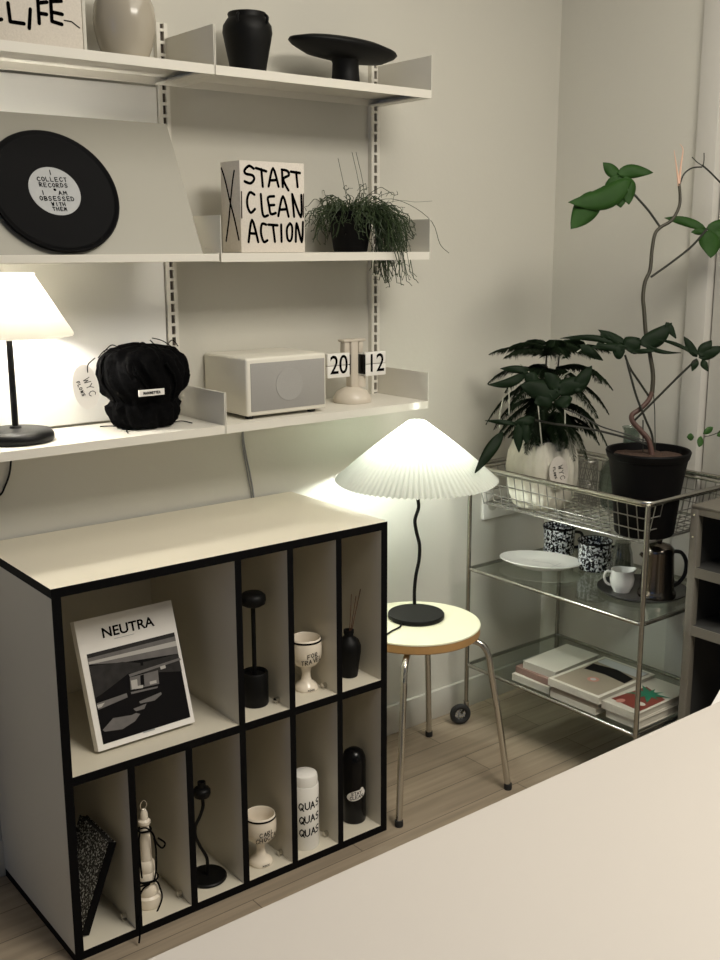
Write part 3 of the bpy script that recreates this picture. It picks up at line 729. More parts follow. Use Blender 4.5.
# ---- upper cells
def lobj(name, prof, c, m, label, cat, z0, **k):
    bm = B(); lathe(bm, [(r, z0+z) for r, z in prof], c, **k); return tag(obj(name, bm, m, angle=60), label, cat)
c = (.966, -.318)
t = thing('candle_holder', 'tall black holder with round top disc and drum base in the cabinet', 'candle holder', (*c, ZU))
bm = B(); lathe(bm, [(0, ZU), (.0275, ZU), (.029, ZU+.003), (.029, ZU+.071), (.027, ZU+.074), (.024, ZU+.073), (.023, ZU+.066), (0, ZU+.066)], c); obj('base', bm, 'black', t)
bm = B(); lathe(bm, [(.0048, ZU+.066), (.0048, ZU+.226), (0, ZU+.226)], c, 16); obj('stem', bm, 'black', t)
bm = B(); lathe(bm, [(0, ZU+.221), (.018, ZU+.221), (.026, ZU+.226), (.028, ZU+.234), (.027, ZU+.243), (.021, ZU+.249), (0, ZU+.250)], c); obj('top_disc', bm, 'black', t, angle=60)
def goblet(c, z0, lines, label, k, h):
    t = thing('goblet', label, 'goblet', (*c, z0), group='hand-lettered ivory goblets')
    bm = B(); lathe(bm, [(0, z0), (.026*k, z0), (.027*k, z0+.004), (.0225*k, z0+.012), (.012*k, z0+.021), (.0095*k, z0+.032), (.010*k, z0+.042), (.013*k, z0+h*.44), (.024*k, z0+h*.485), (.0315*k, z0+h*.56), (.0352*k, z0+h*.68), (.0358*k, z0+h*.82), (.0345*k, z0+h*.94), (.0330*k, z0+h*.99), (.0320*k, z0+h), (.0305*k, z0+h*.985), (.033*k, z0+h*.80), (.028*k, z0+h*.60), (.015*k, z0+h*.52), (0, z0+h*.51)], c); obj('cup', bm, 'goblet', t, angle=70)
    bm = B(); lathe(bm, [(.0341*k, z0+h*.972), (.0349*k, z0+h*.958), (.0351*k, z0+h*.94), (.0335*k, z0+h*.95)], c); obj('rim_line', bm, 'ink', t)
    a0 = facing(*c)+.42; bm = B(); rr = .0362*k
    y = z0+h*.78
    for s in lines:
        strokes(bm, [[(x, v+.18*x) for x, v in ln] for ln in text(s, 0, y-.010, .0095, .62, .3, .08, centre=True)], .0015, cylmap(c, rr, a0), step=.002); y -= .0125
    obj('lettering', bm, 'ink', t, smooth=False)
    bm = B(); strokes(bm, text('MOREA' if 0 else 'XOOX', 0, z0+.0035, .004, .8, .3, centre=True), .0009, cylmap(c, .0277*k, a0), step=.002); obj('base_mark', bm, 'ink', t, smooth=False)
goblet((1.098, -.322), ZU, ['FOR', 'TRAVEL'], 'ivory goblet lettered FOR TRAVEL in the upper row of the cabinet', 1, .121)
c = (1.218, -.322)
t = thing('reed_diffuser', 'matt black diffuser bottle with brown reeds in the cabinet', 'diffuser', (*c, ZU))
bm = B(); lathe(bm, [(0, ZU), (.020, ZU), (.021, ZU+.003), (.024, ZU+.03), (.0280, ZU+.058), (.0280, ZU+.072), (.023, ZU+.086), (.012, ZU+.094), (.0105, ZU+.097), (.0118, ZU+.104), (.0118, ZU+.110), (.008, ZU+.110), (.008, ZU+.09), (0, ZU+.09)], c); obj('bottle', bm, 'black', t, angle=60)
for px, py in ((351.5, 594), (360.5, 589), (356, 596)):
    e = ony(px, py, c[1]+.006); bm = B(); tube(bm, [(c[0], c[1], ZU+.03), (c[0]+(e.x-c[0])*.15, c[1], ZU+.095), e], .0011, 6); obj('reed', bm, 'stick', t)

# ---- lower cells
# marbled notebook leaning on the divider
t = thing('marbled_notebook', 'black and white marbled notebook leaning in the lower left cell', 'notebook', (.57, -.3, ZD))
p0 = Vector((.5335, -.345, ZD+.004)); upv = Vector((.070, 0, .180)).normalized(); nh, nd, nt_ = .188, .135, .017
nn = Vector((upv.z, 0, -upv.x))     # thickness direction (towards +x, down)
dy = Vector((0, 1, 0))
def nb(bm, u0, u1, v0, v1, w0, w1, mi=0):
    vs = [bm.verts.new(p0+upv*u+dy*v+nn*w) for u in (u0, u1) for v in (v0, v1) for w in (w0, w1)]
    for idx in ((0, 1, 3, 2), (4, 6, 7, 5), (0, 4, 5, 1), (2, 3, 7, 6), (0, 2, 6, 4), (1, 5, 7, 3)): bm.faces.new([vs[i] for i in idx]).material_index = mi
p0.z += nt_*upv.x+.0005-.004
bm = B(); nb(bm, 0, nh, 0, nd, 0, .0018); nb(bm, 0, nh, 0, nd, nt_-.0018, nt_); obj('cover', bm, 'speck', t, smooth=False)
bm = B(); nb(bm, -.0002, nh+.0002, -.001, .0018, 0, nt_); obj('spine', bm, 'edge', t, smooth=False)
bm = B(); nb(bm, .002, nh-.002, .0025, nd-.002, .002, nt_-.002); obj('pages', bm, 'photo1', t, smooth=False)
# turned white candle with black cord
c = (.690, -.323)
t = thing('turned_candle', 'white turned candle tied with a black cord in the cabinet', 'candle', (*c, ZD))
bm = B(); lathe(bm, [(0, ZD), (.026, ZD), (.028, ZD+.006), (.027, ZD+.022), (.022, ZD+.026), (.0235, ZD+.032), (.0225, ZD+.046), (.0195, ZD+.05), (.0205, ZD+.056), (.019, ZD+.072), (.0165, ZD+.076), (.0175, ZD+.082), (.0165, ZD+.096), (.0125, ZD+.101), (.0110, ZD+.15), (.0085, ZD+.178), (.0125, ZD+.182), (.0125, ZD+.188), (.008, ZD+.192), (.0075, ZD+.205), (.004, ZD+.213), (0, ZD+.214)], c, 32); obj('body', bm, 'goblet', t, angle=35)
bm = B(); rz = ZD+.222
tube(bm, [(c[0]+.007*math.cos(2*PI*i/16), c[1], rz+.010*math.sin(2*PI*i/16)) for i in range(16)], .0013, 6, closed=True); obj('wick_ring', bm, 'chrome', t)
bm = B()
for zz, rr_ in ((ZD+.168, .0125), (ZD+.060, .022)):
    tube(bm, [(c[0]+rr_*math.cos(2*PI*i/20), c[1]+rr_*math.sin(2*PI*i/20), zz+.001*math.sin(i)) for i in range(20)], .0022, 6, closed=True)
f_ = c[1]-.024
def cp(px, py, y=None): return ony(px, py, f_ if y is None else y)
tube(bm, [cp(137, 830), cp(146, 828), cp(153, 834), cp(156, 842), cp(162, 848), cp(165, 843), cp(158, 838)], .0019, 6, smooth=6)
tube(bm, [cp(140, 832), cp(139, 842), cp(140, 860), cp(142, 878)], .0019, 6, smooth=6)
tube(bm, [cp(154, 838), cp(156, 850), cp(156, 870), cp(154, 882)], .0019, 6, smooth=6)
tube(bm, [cp(137, 888), cp(147, 884), cp(156, 881), cp(160, 888), cp(162, 898), cp(157, 912, f_-.012), cp(150, 926, f_-.018)], .0019, 6, smooth=6)
tube(bm, [cp(150, 884), cp(143, 889), cp(139, 900), cp(139, 915, f_-.03), cp(139.5, 926, f_-.062), cp(140, 934, f_-.066), cp(139, 943, f_-.067)], .0019, 6, smooth=6)
obj('cord', bm, 'blackcloth', t)['label'] = 'black cord tied around the candle'
# wavy candlestick
c = (.832, -.320)
t = thing('wavy_candlestick', 'black wavy candlestick on a round disc foot in the lower row', 'candlestick', (*c, ZD))
bm = B(); lathe(bm, [(0, ZD), (.040, ZD), (.042, ZD+.002), (.042, ZD+.005), (.040, ZD+.007), (0, ZD+.0075)], c); obj('foot', bm, 'blackmetal', t)
pts = [Vector((c[0], c[1], ZD+.007))] + [ony(a, b, c[1]) for a, b in ((207.5, 866), (206.5, 857), (200, 846), (195.5, 836), (195.5, 826), (200, 816), (203, 806), (202, 796))]
bm = B(); tube(bm, pts, .0036, 10, smooth=6); obj('stem', bm, 'blackmetal', t)
e = pts[-1]; zc = e.z
bm = B(); lathe(bm, [(0, zc-.002), (.016, zc), (.0185, zc+.006), (.0185, zc+.014), (.016, zc+.018), (.009, zc+.020), (.0085, zc+.033), (.006, zc+.033), (.006, zc+.02), (0, zc+.02)], (e.x, e.y), 32); obj('candle_cup', bm, 'blackmetal', t, angle=50)
goblet((.955, -.342), ZD, ['CARL', 'CHOCLA'], 'ivory goblet lettered CARL in the lower row of the cabinet', 1.0, .118)
# can
c = (1.075, -.343)
t = thing('lettered_canister', 'white cylindrical canister lettered QUAS three times', 'canister', (*c, ZD))
bm = B(); lathe(bm, [(0, ZD), (.030, ZD), (.031, ZD+.003), (.031, ZD+.150), (.0300, ZD+.152), (0, ZD+.152)], c); obj('body', bm, 'white', t)
bm = B(); lathe(bm, [(.0290, ZD+.1525), (.0292, ZD+.168), (.027, ZD+.175), (.02, ZD+.179), (0, ZD+.180)], c); obj('lid', bm, 'white', t)
a0 = facing(*c); bm = B(); mpq = cylmap(c, .0314, a0)
for s, zz in (('QUASI', ZD+.100), ('QUAS', ZD+.067), ('QUASI', ZD+.036)):
    strokes(bm, [[(x, v+.16*x) for x, v in ln] for ln in text(s, -.0135, zz, .0165, .62, .2, .07)], .0028, mpq, step=.003)
obj('lettering', bm, 'ink', t, smooth=False)
# black bottle with white speech sticker
c = (1.228, -.326)
t = thing('black_flask', 'black domed flask with a white hand-lettered sticker', 'flask', (*c, ZD))
bm = B(); lathe(bm, [(0, ZD), (.027, ZD), (.0285, ZD+.004), (.0285, ZD+.148), (.027, ZD+.161), (.022, ZD+.173), (.012, ZD+.180), (0, ZD+.182)], c); obj('body', bm, 'blackgloss', t, angle=60)
a0 = facing(*c)+.22; mp1 = cylmap(c, .0288, a0); bm = B(); N = 40; ctr = bm.verts.new(mp1(0, ZD+.074)); prev = None
for f_r in (.25, .5, .75, 1):
    ring = []
    for i in range(N):
        a = 2*PI*i/N; r_ = 1+.12*math.cos(2*a)
        ring.append(bm.verts.new(mp1(f_r*.0215*r_*math.cos(a), ZD+.074+f_r*(.0140*r_*math.sin(a)+.005*math.cos(a)+(.005 if .5 < a < 1.0 else 0)))))
    for i in range(N):
        k = (i+1) % N
        bm.faces.new((ring[i], ring[k], prev[k], prev[i]) if prev else (ring[i], ring[k], ctr))
    prev = ring
stk = obj('sticker', bm, 'paper', t)
bm = B(); mp2 = cylmap(c, .0291, a0)
for s, zz in (('STAY', ZD+.076), ('CLEAN', ZD+.066)): strokes(bm, [[(x, v+.2*x) for x, v in ln] for ln in text(s, 0, zz, .0075, .65, .22, .05, centre=True)], .0014, mp2, step=.002)
obj('lettering', bm, 'ink', stk, smooth=False)

# ================================================================= STOOL
sc = Vector((1.497, -.238, 0)); SZ = .423; SR = .161
t = thing('round_stool', 'round cream stool with plywood edge and four bent chrome legs', 'stool', (sc.x, sc.y, 0))
bm = B(); lathe(bm, [(0, SZ-.004), (SR-.001, SZ-.004), (SR, SZ-.003), (SR-.001, SZ), (0, SZ)], (sc.x, sc.y), 72); obj('seat_top', bm, 'stooltop', t)
bm = B(); lathe(bm, [(0, SZ-.026), (SR-.004, SZ-.026), (SR-.001, SZ-.023), (SR-.001, SZ-.0045), (0, SZ-.0045)], (sc.x, sc.y), 72); obj('seat_edge', bm, 'stoolwood', t)
feet = [(1.309, -.395), (1.639, -.433), (1.685, -.085), (1.352, -.047)]
for fx, fy in feet:
    d = Vector((fx-sc.x, fy-sc.y, 0)); L = d.length; d.normalize(); P = lambda r_, z: (sc.x+d.x*r_, sc.y+d.y*r_, z)
    bm = B(); tube(bm, [P(.05, SZ-.0345), P(.12, SZ-.0345), P(.150, SZ-.036), P(.172, SZ-.048), P(.185, SZ-.075), P(.192, SZ-.12), P(.215, .18), P(L-.001, .012)], .0082, 14, smooth=6)
    lg = obj('leg', bm, 'chrome', t)
    bm = B(); lathe(bm, [(0, 0.0003), (.0095, .0003), (.0102, .004), (.0098, .016), (0, .016)], (fx, fy), 16); obj('foot_cap', bm, 'rubber', lg)

# pleated lamp on the stool
c = (1.520, -.212); z0 = SZ+EPS
t = thing('pleated_lamp', 'wavy-stemmed black lamp with white pleated cone shade on the stool', 'lamp', (*c, z0))
bm = B(); lathe(bm, [(0, z0), (.070, z0), (.0715, z0+.002), (.0715, z0+.010), (.070, z0+.012), (0, z0+.012)], c, 64); obj('base', bm, 'blackmetal', t)
px_ = [(414.5, 604), (414.5, 590), (416, 575), (419, 560), (419.5, 545), (416.5, 532), (415, 520), (418.5, 508), (418, 499), (416.5, 480)]
bm = B(); tube(bm, [ony(a, b, c[1]) for a, b in px_], .0046, 10, smooth=6); obj('stem', bm, 'blackmetal', t)
lc2 = ony(416.5, 480, c[1]); SX = lc2.x; c2 = (SX, c[1])
zb, ztp = .778, .924
NP = 84
def pleat(a, r, z, j):
    k = (r-.02)/.17
    return (r*(1+.024*math.cos(NP*a)*(.35+.65*k)), z+.0035*math.cos(NP*a)*k)
prof = []
for i in range(13):
    s = i/12; prof.append((.197-(.197-.026)*s+.006*math.sin(s*PI), zb+(ztp-zb)*s))
prof.append((.020, ztp+.004)); prof.append((.008, ztp+.005))
bm = B(); lathe(bm, prof, c2, NP*4, fn=pleat); obj('lamp_shade', bm, 'shade', t, angle=180)
bm = B(); lathe(bm, [(.0145, zb+.022), (.0145, zb+.055), (0, zb+.055)], c2, 20); tube(bm, [(c2[0], c2[1], zb), (c2[0], c2[1], zb+.03)], .0046, 8); tube(bm, [(c2[0], c2[1], zb+.115), (c2[0], c2[1], ztp+.005)], .002, 8); obj('socket', bm, 'blackmetal', t)
bm = B(); lathe(bm, [(0, zb+.056), (.012, zb+.058), (.022, zb+.072), (.024, zb+.085), (.019, zb+.098), (0, zb+.106)], c2, 24); obj('bulb', bm, emis('cool_bulb', (.92, 1, .95), 300), t)
bm = B(); cy_ = z0+.003
tube(bm, [(c[0]-.066, c[1]-.02, cy_), (c[0]-.085, c[1]-.035, cy_), (c[0]-.12, c[1]-.045, cy_), (c[0]-.155, c[1]-.06, cy_)], .0022, 6, smooth=6); obj('cord', bm, 'blackmetal', t)

# ================================================================= CART
AX, BX, AY, BY = 1.8282, 2.2118, -.0842, -.6714
l1, l2, l3 = .177, .462, .7526; TR = .0063
cart = thing('serving_cart', 'chrome serving cart with wire basket top and two glass shelves', 'cart', ((AX+BX)/2, (AY+BY)/2, 0))
corners = [(AX, AY), (BX, AY), (BX, BY), (AX, BY)]
for (x, y) in corners:
    bm = B(); tube(bm, [(x, y, .062), (x, y, l3)], TR, 14); obj('post', bm, 'steel', cart)
def rrect(x0, x1, y0, y1, z, r, n=5):
    pts = []
    for cx, cy, a0 in ((x1-r, y1-r, 0), (x0+r, y1-r, 90), (x0+r, y0+r, 180), (x1-r, y0+r, 270)):
        for k in range(n+1):
            a = math.radians(a0+90*k/n); pts.append((cx+r*math.cos(a), cy+r*math.sin(a), z))
    return pts
for z, nm in ((l1, 'shelf_frame'), (l2, 'shelf_frame')):
    bm = B()
    tube(bm, rrect(AX, BX, BY, AY, z, .012), TR*.85, 10, closed=True); obj(nm, bm, 'steel', cart)
    bm = B(); box(bm, (AX+.004, BY+.004, z+.001), (BX-.004, AY-.004, z+.006), bev=.0008, seg=1); obj('glass_shelf', bm, 'glass', cart, smooth=False)
bm = B(); tube(bm, rrect(AX, BX, BY, AY, l3+.004, .022), TR, 12, closed=True); tube(bm, rrect(AX+.010, BX-.010, BY+.010, AY-.010, l3-.006, .02), .003, 8, closed=True); obj('rim', bm, 'steel', cart)
bm = B(); bz = .652; IN = .018; wr = .0015
bx0_, bx1_, by0_, by1_ = AX+.009, BX-.009, BY+.009, AY-.009
for k in range(4):
    s = k/3; zz = l3-.006-(l3-.006-bz)*s; ii = IN*s
    if k: tube(bm, rrect(bx0_+ii, bx1_-ii, by0_+ii, by1_-ii, zz, .014), wr*(1.5 if k == 3 else 1), 6, closed=True)
nx, ny = 13, 20
for i in range(nx+1):
    x = bx0_+.004+(bx1_-bx0_-.008)*i/nx; xi = min(max(x, bx0_+IN), bx1_-IN)
    tube(bm, [(x, by0_, l3-.006), (xi, by0_+IN, bz), (xi, by1_-IN, bz), (x, by1_, l3-.006)], wr, 5)
for i in range(ny+1):
    y = by0_+.004+(by1_-by0_-.008)*i/ny; yi = min(max(y, by0_+IN), by1_-IN)
    tube(bm, [(bx0_, y, l3-.006), (bx0_+IN, yi, bz-.002), (bx1_-IN, yi, bz-.002), (bx1_, y, l3-.006)], wr, 5)
obj('wire_basket', bm, 'wire', cart)
for (x, y) in corners:
    bm = B(); wx, wy = x-.022, y
    rw = .031
    # wheel about x axis-ish, turned a little
    ang = math.radians(62); ax_ = Vector((math.cos(ang), math.sin(ang), 0)); fx_ = Vector((-math.sin(ang), math.cos(ang), 0)); cc = Vector((wx, wy, rw+.0005))
    bmw = B(); tube(bmw, [cc+(fx_*math.cos(2*PI*i/28)+Vector((0, 0, 1))*math.sin(2*PI*i/28))*(rw-.008) for i in range(28)], .008, 10, closed=True)
    cst = obj('caster', bmw, 'rubber', cart)
    bmh = B()
    for k in range(10):
        a = 2*PI*k/10; dv = fx_*math.cos(a)+Vector((0, 0, 1))*math.sin(a); tube(bmh, [cc+dv*.004, cc+dv*(rw-.011)], .0022, 5)
    tube(bmh, [cc-ax_*.006, cc+ax_*.006], .006, 12); obj('spokes', bmh, 'grey', cst)
    bmf = B(); tube(bmf, [(x, y, .050), (x, y, .066)], .0085, 12); tube(bmf, [(x, y, .052), (x-.004, y, .046), cc+ax_*.007+Vector((0, 0, .004))], .004, 8); tube(bmf, [(x, y, .052), (x-.004, y, .046), cc-ax_*.007+Vector((0, 0, .004))], .004, 8); obj('fork', bmf, 'chrome', cst)

zs = l2+.0062+EPS
# oval platter
t = thing('oval_platter', 'white oval platter on the middle glass shelf of the cart', 'plate', (1.985, -.21, zs))
pa = math.atan2(-.206, .101); bm = B(); pc0 = Vector((1.985, -.208))
prof = [(0, 0), (.62, 0), (.70, .004), (.95, .016), (1, .019), (.99, .021), (.95, .0195), (.70, .009), (.62, .0055), (0, .005)]
rings = []; N = 64
for r, z in prof:
    if r == 0: rings.append([bm.verts.new((pc0.x, pc0.y, zs+z))]); continue
    rings.append([])
    for i in range(N):
        a = 2*PI*i/N; w_ = 1+(.006*math.cos(24*a) if r > .9 else 0)
        u, v = .116*r*w_*math.cos(a), .079*r*w_*math.sin(a)
        rings[-1].append(bm.verts.new((pc0.x+u*math.cos(pa)-v*math.sin(pa), pc0.y+u*math.sin(pa)+v*math.cos(pa), zs+z)))
for a, b in zip(rings, rings[1:]):
    for i in range(N):
        k = (i+1) % N
        if len(a) == 1: bm.faces.new((a[0], b[i], b[k]))
        elif len(b) == 1: bm.faces.new((a[i], b[0], a[k]))
        else: bm.faces.new((a[i], b[i], b[k], a[k]))
obj('dish', bm, 'white', t, angle=60)
bm = B(); pm = lambda u, v: Vector((pc0.x+u*math.cos(pa)-v*math.sin(pa), pc0.y+u*math.sin(pa)+v*math.cos(pa), zs+.0058))
strokes(bm, [[(.06, -.01), (.02, .02), (-.03, .02)], [(.05, .03), (.035, -.02)], [(-.02, -.03), (.02, -.035)]], .0018, pm); strokes(bm, [[(-.09+i*.006, .052+.000*i), (-.086+i*.006, .050)] for i in range(0)] or [[(-.03, .036), (-.026, .036)]], .002, pm)
obj('drawn_lines', bm, 'greyprint', t, smooth=False)
def mug(c, label):
    t = thing('enamel_mug', label, 'mug', (*c, zs), group='spatterware mugs')
    bm = B(); lathe(bm, [(0, zs), (.041, zs), (.0435, zs+.003), (.0455, zs+.074), (.0475, zs+.078), (.0465, zs+.081), (.0445, zs+.078), (.0425, zs+.006), (0, zs+.005)], c, 40); obj('cup', bm, 'mug', t)
    bm = B(); lathe(bm, [(.0474, zs+.0765), (.0484, zs+.079), (.0474, zs+.0825), (.0455, zs+.081)], c, 40); obj('rim', bm, 'blackgloss', t)
    d = Vector((.55, -.83, 0)).normalized(); cc = Vector((*c, zs)); bm = B()
    tube(bm, [cc+d*.044+Vector((0, 0, .066)), cc+d*.062+Vector((0, 0, .064)), cc+d*.068+Vector((0, 0, .045)), cc+d*.060+Vector((0, 0, .025)), cc+d*.043+Vector((0, 0, .020))], .0045, 8, smooth=6); obj('handle', bm, 'blackgloss', t)
mug((2.128, -.150), 'black and white spattered enamel mug, farther of the pair')
mug((2.083, -.318), 'black and white spattered enamel mug beside the clear glass')
# round tray
TC = (2.027, -.522)
bm = B(); lathe(bm, [(0, zs), (.106, zs), (.113, zs+.006), (.115, zs+.007), (.1145, zs+.009), (.106, zs+.0035), (0, zs+.003)], TC, 64); tag(obj('round_tray', bm, 'tray', angle=60), 'dark grey round tray under the pitcher and kettle', 'tray')
zr = zs+.0032
# clear glass
c = (2.055, -.432)
bm = B()
def flute(a, r, z, j): return (r*(1+.035*math.cos(12*a)), z)
lathe(bm, [(0, zr), (.026, zr), (.030, zr+.004), (.031, zr+.03), (.026, zr+.075), (.020, zr+.095), (.021, zr+.104), (.019, zr+.104), (.018, zr+.095), (.024, zr+.075), (.0285, zr+.03), (.026, zr+.008), (0, zr+.007)], c, 48, fn=flute); tag(obj('clear_bottle', bm, 'clearglass', angle=180), 'small fluted clear glass bottle behind the white pitcher', 'bottle')
# pitcher
c = (1.974, -.497)
t = thing('milk_pitcher', 'small white ceramic milk pitcher on the dark tray', 'pitcher', (*c, zr))
bm = B()
sa = facing(*c)+PI-.9
def spout(a, r, z, j):
    k = max(0, math.cos(a-(-.55)))**8
    return (r*(1+(.22*k if z > zr+.048 else 0)), z+(.003*k if z > zr+.048 else 0))
lathe(bm, [(0, zr), (.021, zr), (.022, zr+.003), (.0295, zr+.018), (.0315, zr+.034), (.0285, zr+.048), (.0295, zr+.058), (.0275, zr+.058), (.027, zr+.048), (.029, zr+.034), (.02, zr+.006), (0, zr+.005)], c, 40, fn=spout); obj('body', bm, 'white', t, angle=60)
d = -RT; d = Vector((d.x, d.y, 0)).normalized(); cc = Vector((*c, zr)); bm = B()
tube(bm, [cc+d*.027+Vector((0, 0, .051)), cc+d*.040+Vector((0, 0, .053)), cc+d*.046+Vector((0, 0, .040)), cc+d*.041+Vector((0, 0, .024)), cc+d*.029+Vector((0, 0, .017))], .0033, 8, smooth=6); obj('handle', bm, 'white', t)
# kettle
c = (2.012, -.577)
t = thing('steel_kettle', 'dark brushed steel kettle with loop handle on the round tray', 'kettle', (*c, zr))
bm = B(); lathe(bm, [(0, zr), (.046, zr), (.048, zr+.004), (.047, zr+.012), (.043, zr+.017), (.0425, zr+.022), (.0375, zr+.112), (.0385, zr+.116), (.038, zr+.120), (0, zr+.120)], c, 48); obj('body', bm, 'kettle', t, angle=40)
bm = B(); lathe(bm, [(.038, zr+.1205), (.037, zr+.126), (.028, zr+.135), (.013, zr+.140), (.006, zr+.142), (.008, zr+.148), (.006, zr+.152), (0, zr+.153)], c, 40); obj('lid', bm, 'kettle', t, angle=50)
d = Vector((RT.x, RT.y, 0)).normalized(); cc = Vector((*c, zr)); bm = B()
tube(bm, [cc+d*.034+Vector((0, 0, .117)), cc+d*.056+Vector((0, 0, .114)), cc+d*.070+Vector((0, 0, .090)), cc+d*.069+Vector((0, 0, .058)), cc+d*.056+Vector((0, 0, .036)), cc+d*.041+Vector((0, 0, .026))], .0050, 10, smooth=6); obj('handle', bm, 'rubber', t)
bm = B(); tube(bm, [cc-d*.028+Vector((0, 0, .098)), cc-d*.046+Vector((0, 0, .112))], .008, 10, r2=.005); obj('spout', bm, 'kettle', t)

# books on the lower shelf
zk = l1+.0062+EPS
def bk(cx, cy, w, l, th, z, rot, cov, label, group, extra=None):
    t = thing('stacked_book', label, 'book', (cx, cy, z), rot, group)
    m = Matrix.Translation((cx, cy, z)) @ Matrix.Rotation(rot, 4, 'Z')
    bm = B(); box(bm, (-w/2, -l/2, 0), (w/2, l/2, .0022)); box(bm, (-w/2, -l/2, th-.0022), (w/2, l/2, th)); box(bm, (-w/2, -l/2, .0022), (-w/2+.0025, l/2, th-.0022))
    o = obj('cover', bm, cov, t, smooth=False, local=True)
    bm = B(); box(bm, (-w/2+.003, -l/2+.003, .0024), (w/2-.003, l/2-.003, th-.0024)); obj('pages', bm, 'book4', t, smooth=False, local=True)
    if extra:
        bm = B(); ms = extra(bm, w, l, th+.0004); obj('cover_art', bm, ms, t, smooth=False, local=True)
    return z+th+.0003
G = 'books on the lower cart shelf'
z = bk(1.950, -.315, .225, .130, .019, zk, .03, 'book1', 'pale book at the bottom of the left stack on the cart', G)
z = bk(1.955, -.318, .215, .125, .018, z, -.02, 'book2', 'dusty pink book in the middle of the left stack', G)
z = bk(1.952, -.325, .190, .110, .020, z, .05, 'book1', 'pale grey plain book on top of the left stack', G)
z = bk(1.945, -.468, .225, .150, .017, zk, .0, 'book4', 'cream book at the bottom of the middle stack', G)
z = bk(1.945, -.470, .225, .150, .016, z, .02, 'book3', 'tan-spined book in the middle of the middle stack', G)
def art1(bm, w, l, z):
    poly(bm, [(-w*.46, -l*.44, z), (w*.46, -l*.44, z), (w*.46, l*.44, z), (-w*.46, l*.44, z)], 0)
    poly(bm, [(w*.02, -l*.42, z+.0003), (w*.2, -l*.40, z+.0003), (w*.28, 0, z+.0003), (w*.22, l*.42, z+.0003), (w*.02, l*.38, z+.0003), (w*.06, 0, z+.0003)], 1)
    poly(bm, [(w*.26, -l*.42, z+.0003), (w*.45, -l*.42, z+.0003), (w*.45, l*.42, z+.0003), (w*.3, l*.42, z+.0003)], 2)
    poly(bm, [(-w*.15+.016*math.cos(k*PI/8), .016*math.sin(k*PI/8), z+.0004) for k in range(16)], 3)
    poly(bm, [(-w*.15+.008*math.cos(k*PI/8), .008*math.sin(k*PI/8), z+.0006) for k in range(16)], 2)
    return ['book3', 'photo0', 'greyprint', 'pinkp']
z = bk(1.945, -.470, .235, .165, .019, z, .02, 'book4', 'book with a dark band and pink spot on its cover, top of the middle stack', G, art1)
z = bk(1.955, -.614, .215, .098, .022, zk, -.0, 'book4', 'thick cream book under the green flower cover', G)
def art2(bm, w, l, z):
    poly(bm, [(-w*.46, -l*.46, z), (w*.46, -l*.46, z), (w*.46, l*.46, z), (-w*.46, l*.46, z)], 0)
    poly(bm, [(-w*.42, -l*.44, z+.0003), (w*.05, -l*.44, z+.0003), (w*.2, l*.3, z+.0003), (-w*.38, l*.42, z+.0003)], 1)
    for k in range(9):
        a = 2*PI*k/9+.2; r_ = .058 if k % 2 else .042
        poly(bm, [(.008, 0, z+.0006+.0001*k), (.008+.4*r_*math.cos(a-.35), .4*r_*math.sin(a-.35), z+.0006+.0001*k), (.008+r_*math.cos(a), r_*math.sin(a), z+.0006+.0001*k), (.008+.4*r_*math.cos(a+.35), .4*r_*math.sin(a+.35), z+.0006+.0001*k)], 2)
    poly(bm, [(-w*.35+.014*math.cos(k*PI/8), l*.2+.010*math.sin(k*PI/8), z+.0005) for k in range(16)], 3)
    poly(bm, [(-w*.25+.010*math.cos(k*PI/8), -l*.2+.014*math.sin(k*PI/8), z+.0005) for k in range(16)], 0)
    return ['book1', 'red', 'green', 'pinkp']
z = bk(1.955, -.606, .225, .108, .020, z, .02, 'book4', 'book with a green star flower on its cover, top of the right stack', G, art2)

# ================================================================= BASKET THINGS
zb_ = bz+.0028
# linen planter with pine
c = (1.945, -.238)
t = thing('potted_pine', 'small feathery pine in a gathered linen planter in the basket', 'plant', (*c, zb_))
bm = B()
def gath(a, r, z, j):
    h = (z-zb_)/.185
    return (r*(1+(.030*math.sin(23*a+2*math.sin(3*a))+.014*math.sin(37*a+6*h))*(.45+.55*h)), z)
lathe(bm, [(0, zb_), (.062, zb_), (.075, zb_+.008), (.085, zb_+.035), (.094, zb_+.075), (.095, zb_+.115), (.090, zb_+.150), (.078, zb_+.178), (.071, zb_+.186), (.067, zb_+.178), (.066, zb_+.160), (0, zb_+.155)], c, 140, fn=gath)
obj('linen_planter', bm, 'cloth', t, angle=80)
bm = B(); lathe(bm, [(0, zb_+.166), (.03, zb_+.169), (.0640, zb_+.165)], c, 24); obj('soil', bm, 'soil', t)
tp = ony(562+.0, 468.5, c[1]-.075)
# tag on the planter
fa = facing(*c)+.42; rr_ = .1055
tctr = Vector((c[0]+rr_*math.cos(fa), c[1]+rr_*math.sin(fa), zb_+.113))
tn = Vector((math.cos(fa), math.sin(fa), .05)).normalized(); tx = Vector((-tn.y, tn.x, 0)).normalized(); tz = tn.cross(tx).normalized()
if tz.z < 0: tz = -tz
if tx.dot(RT) < 0: tx = -tx
bm = B(); oval(bm, tctr, tx*.0265+tz*.002, tz*.042-tx*.003, tn); tgo = obj('hang_tag', bm, 'canvas', t); tgo['label'] = 'pale oval hang tag'
bm = B(); script_mark(bm, tctr, tx, tz, tn, 1.0); obj('lettering', bm, 'ink', tgo, smooth=False)
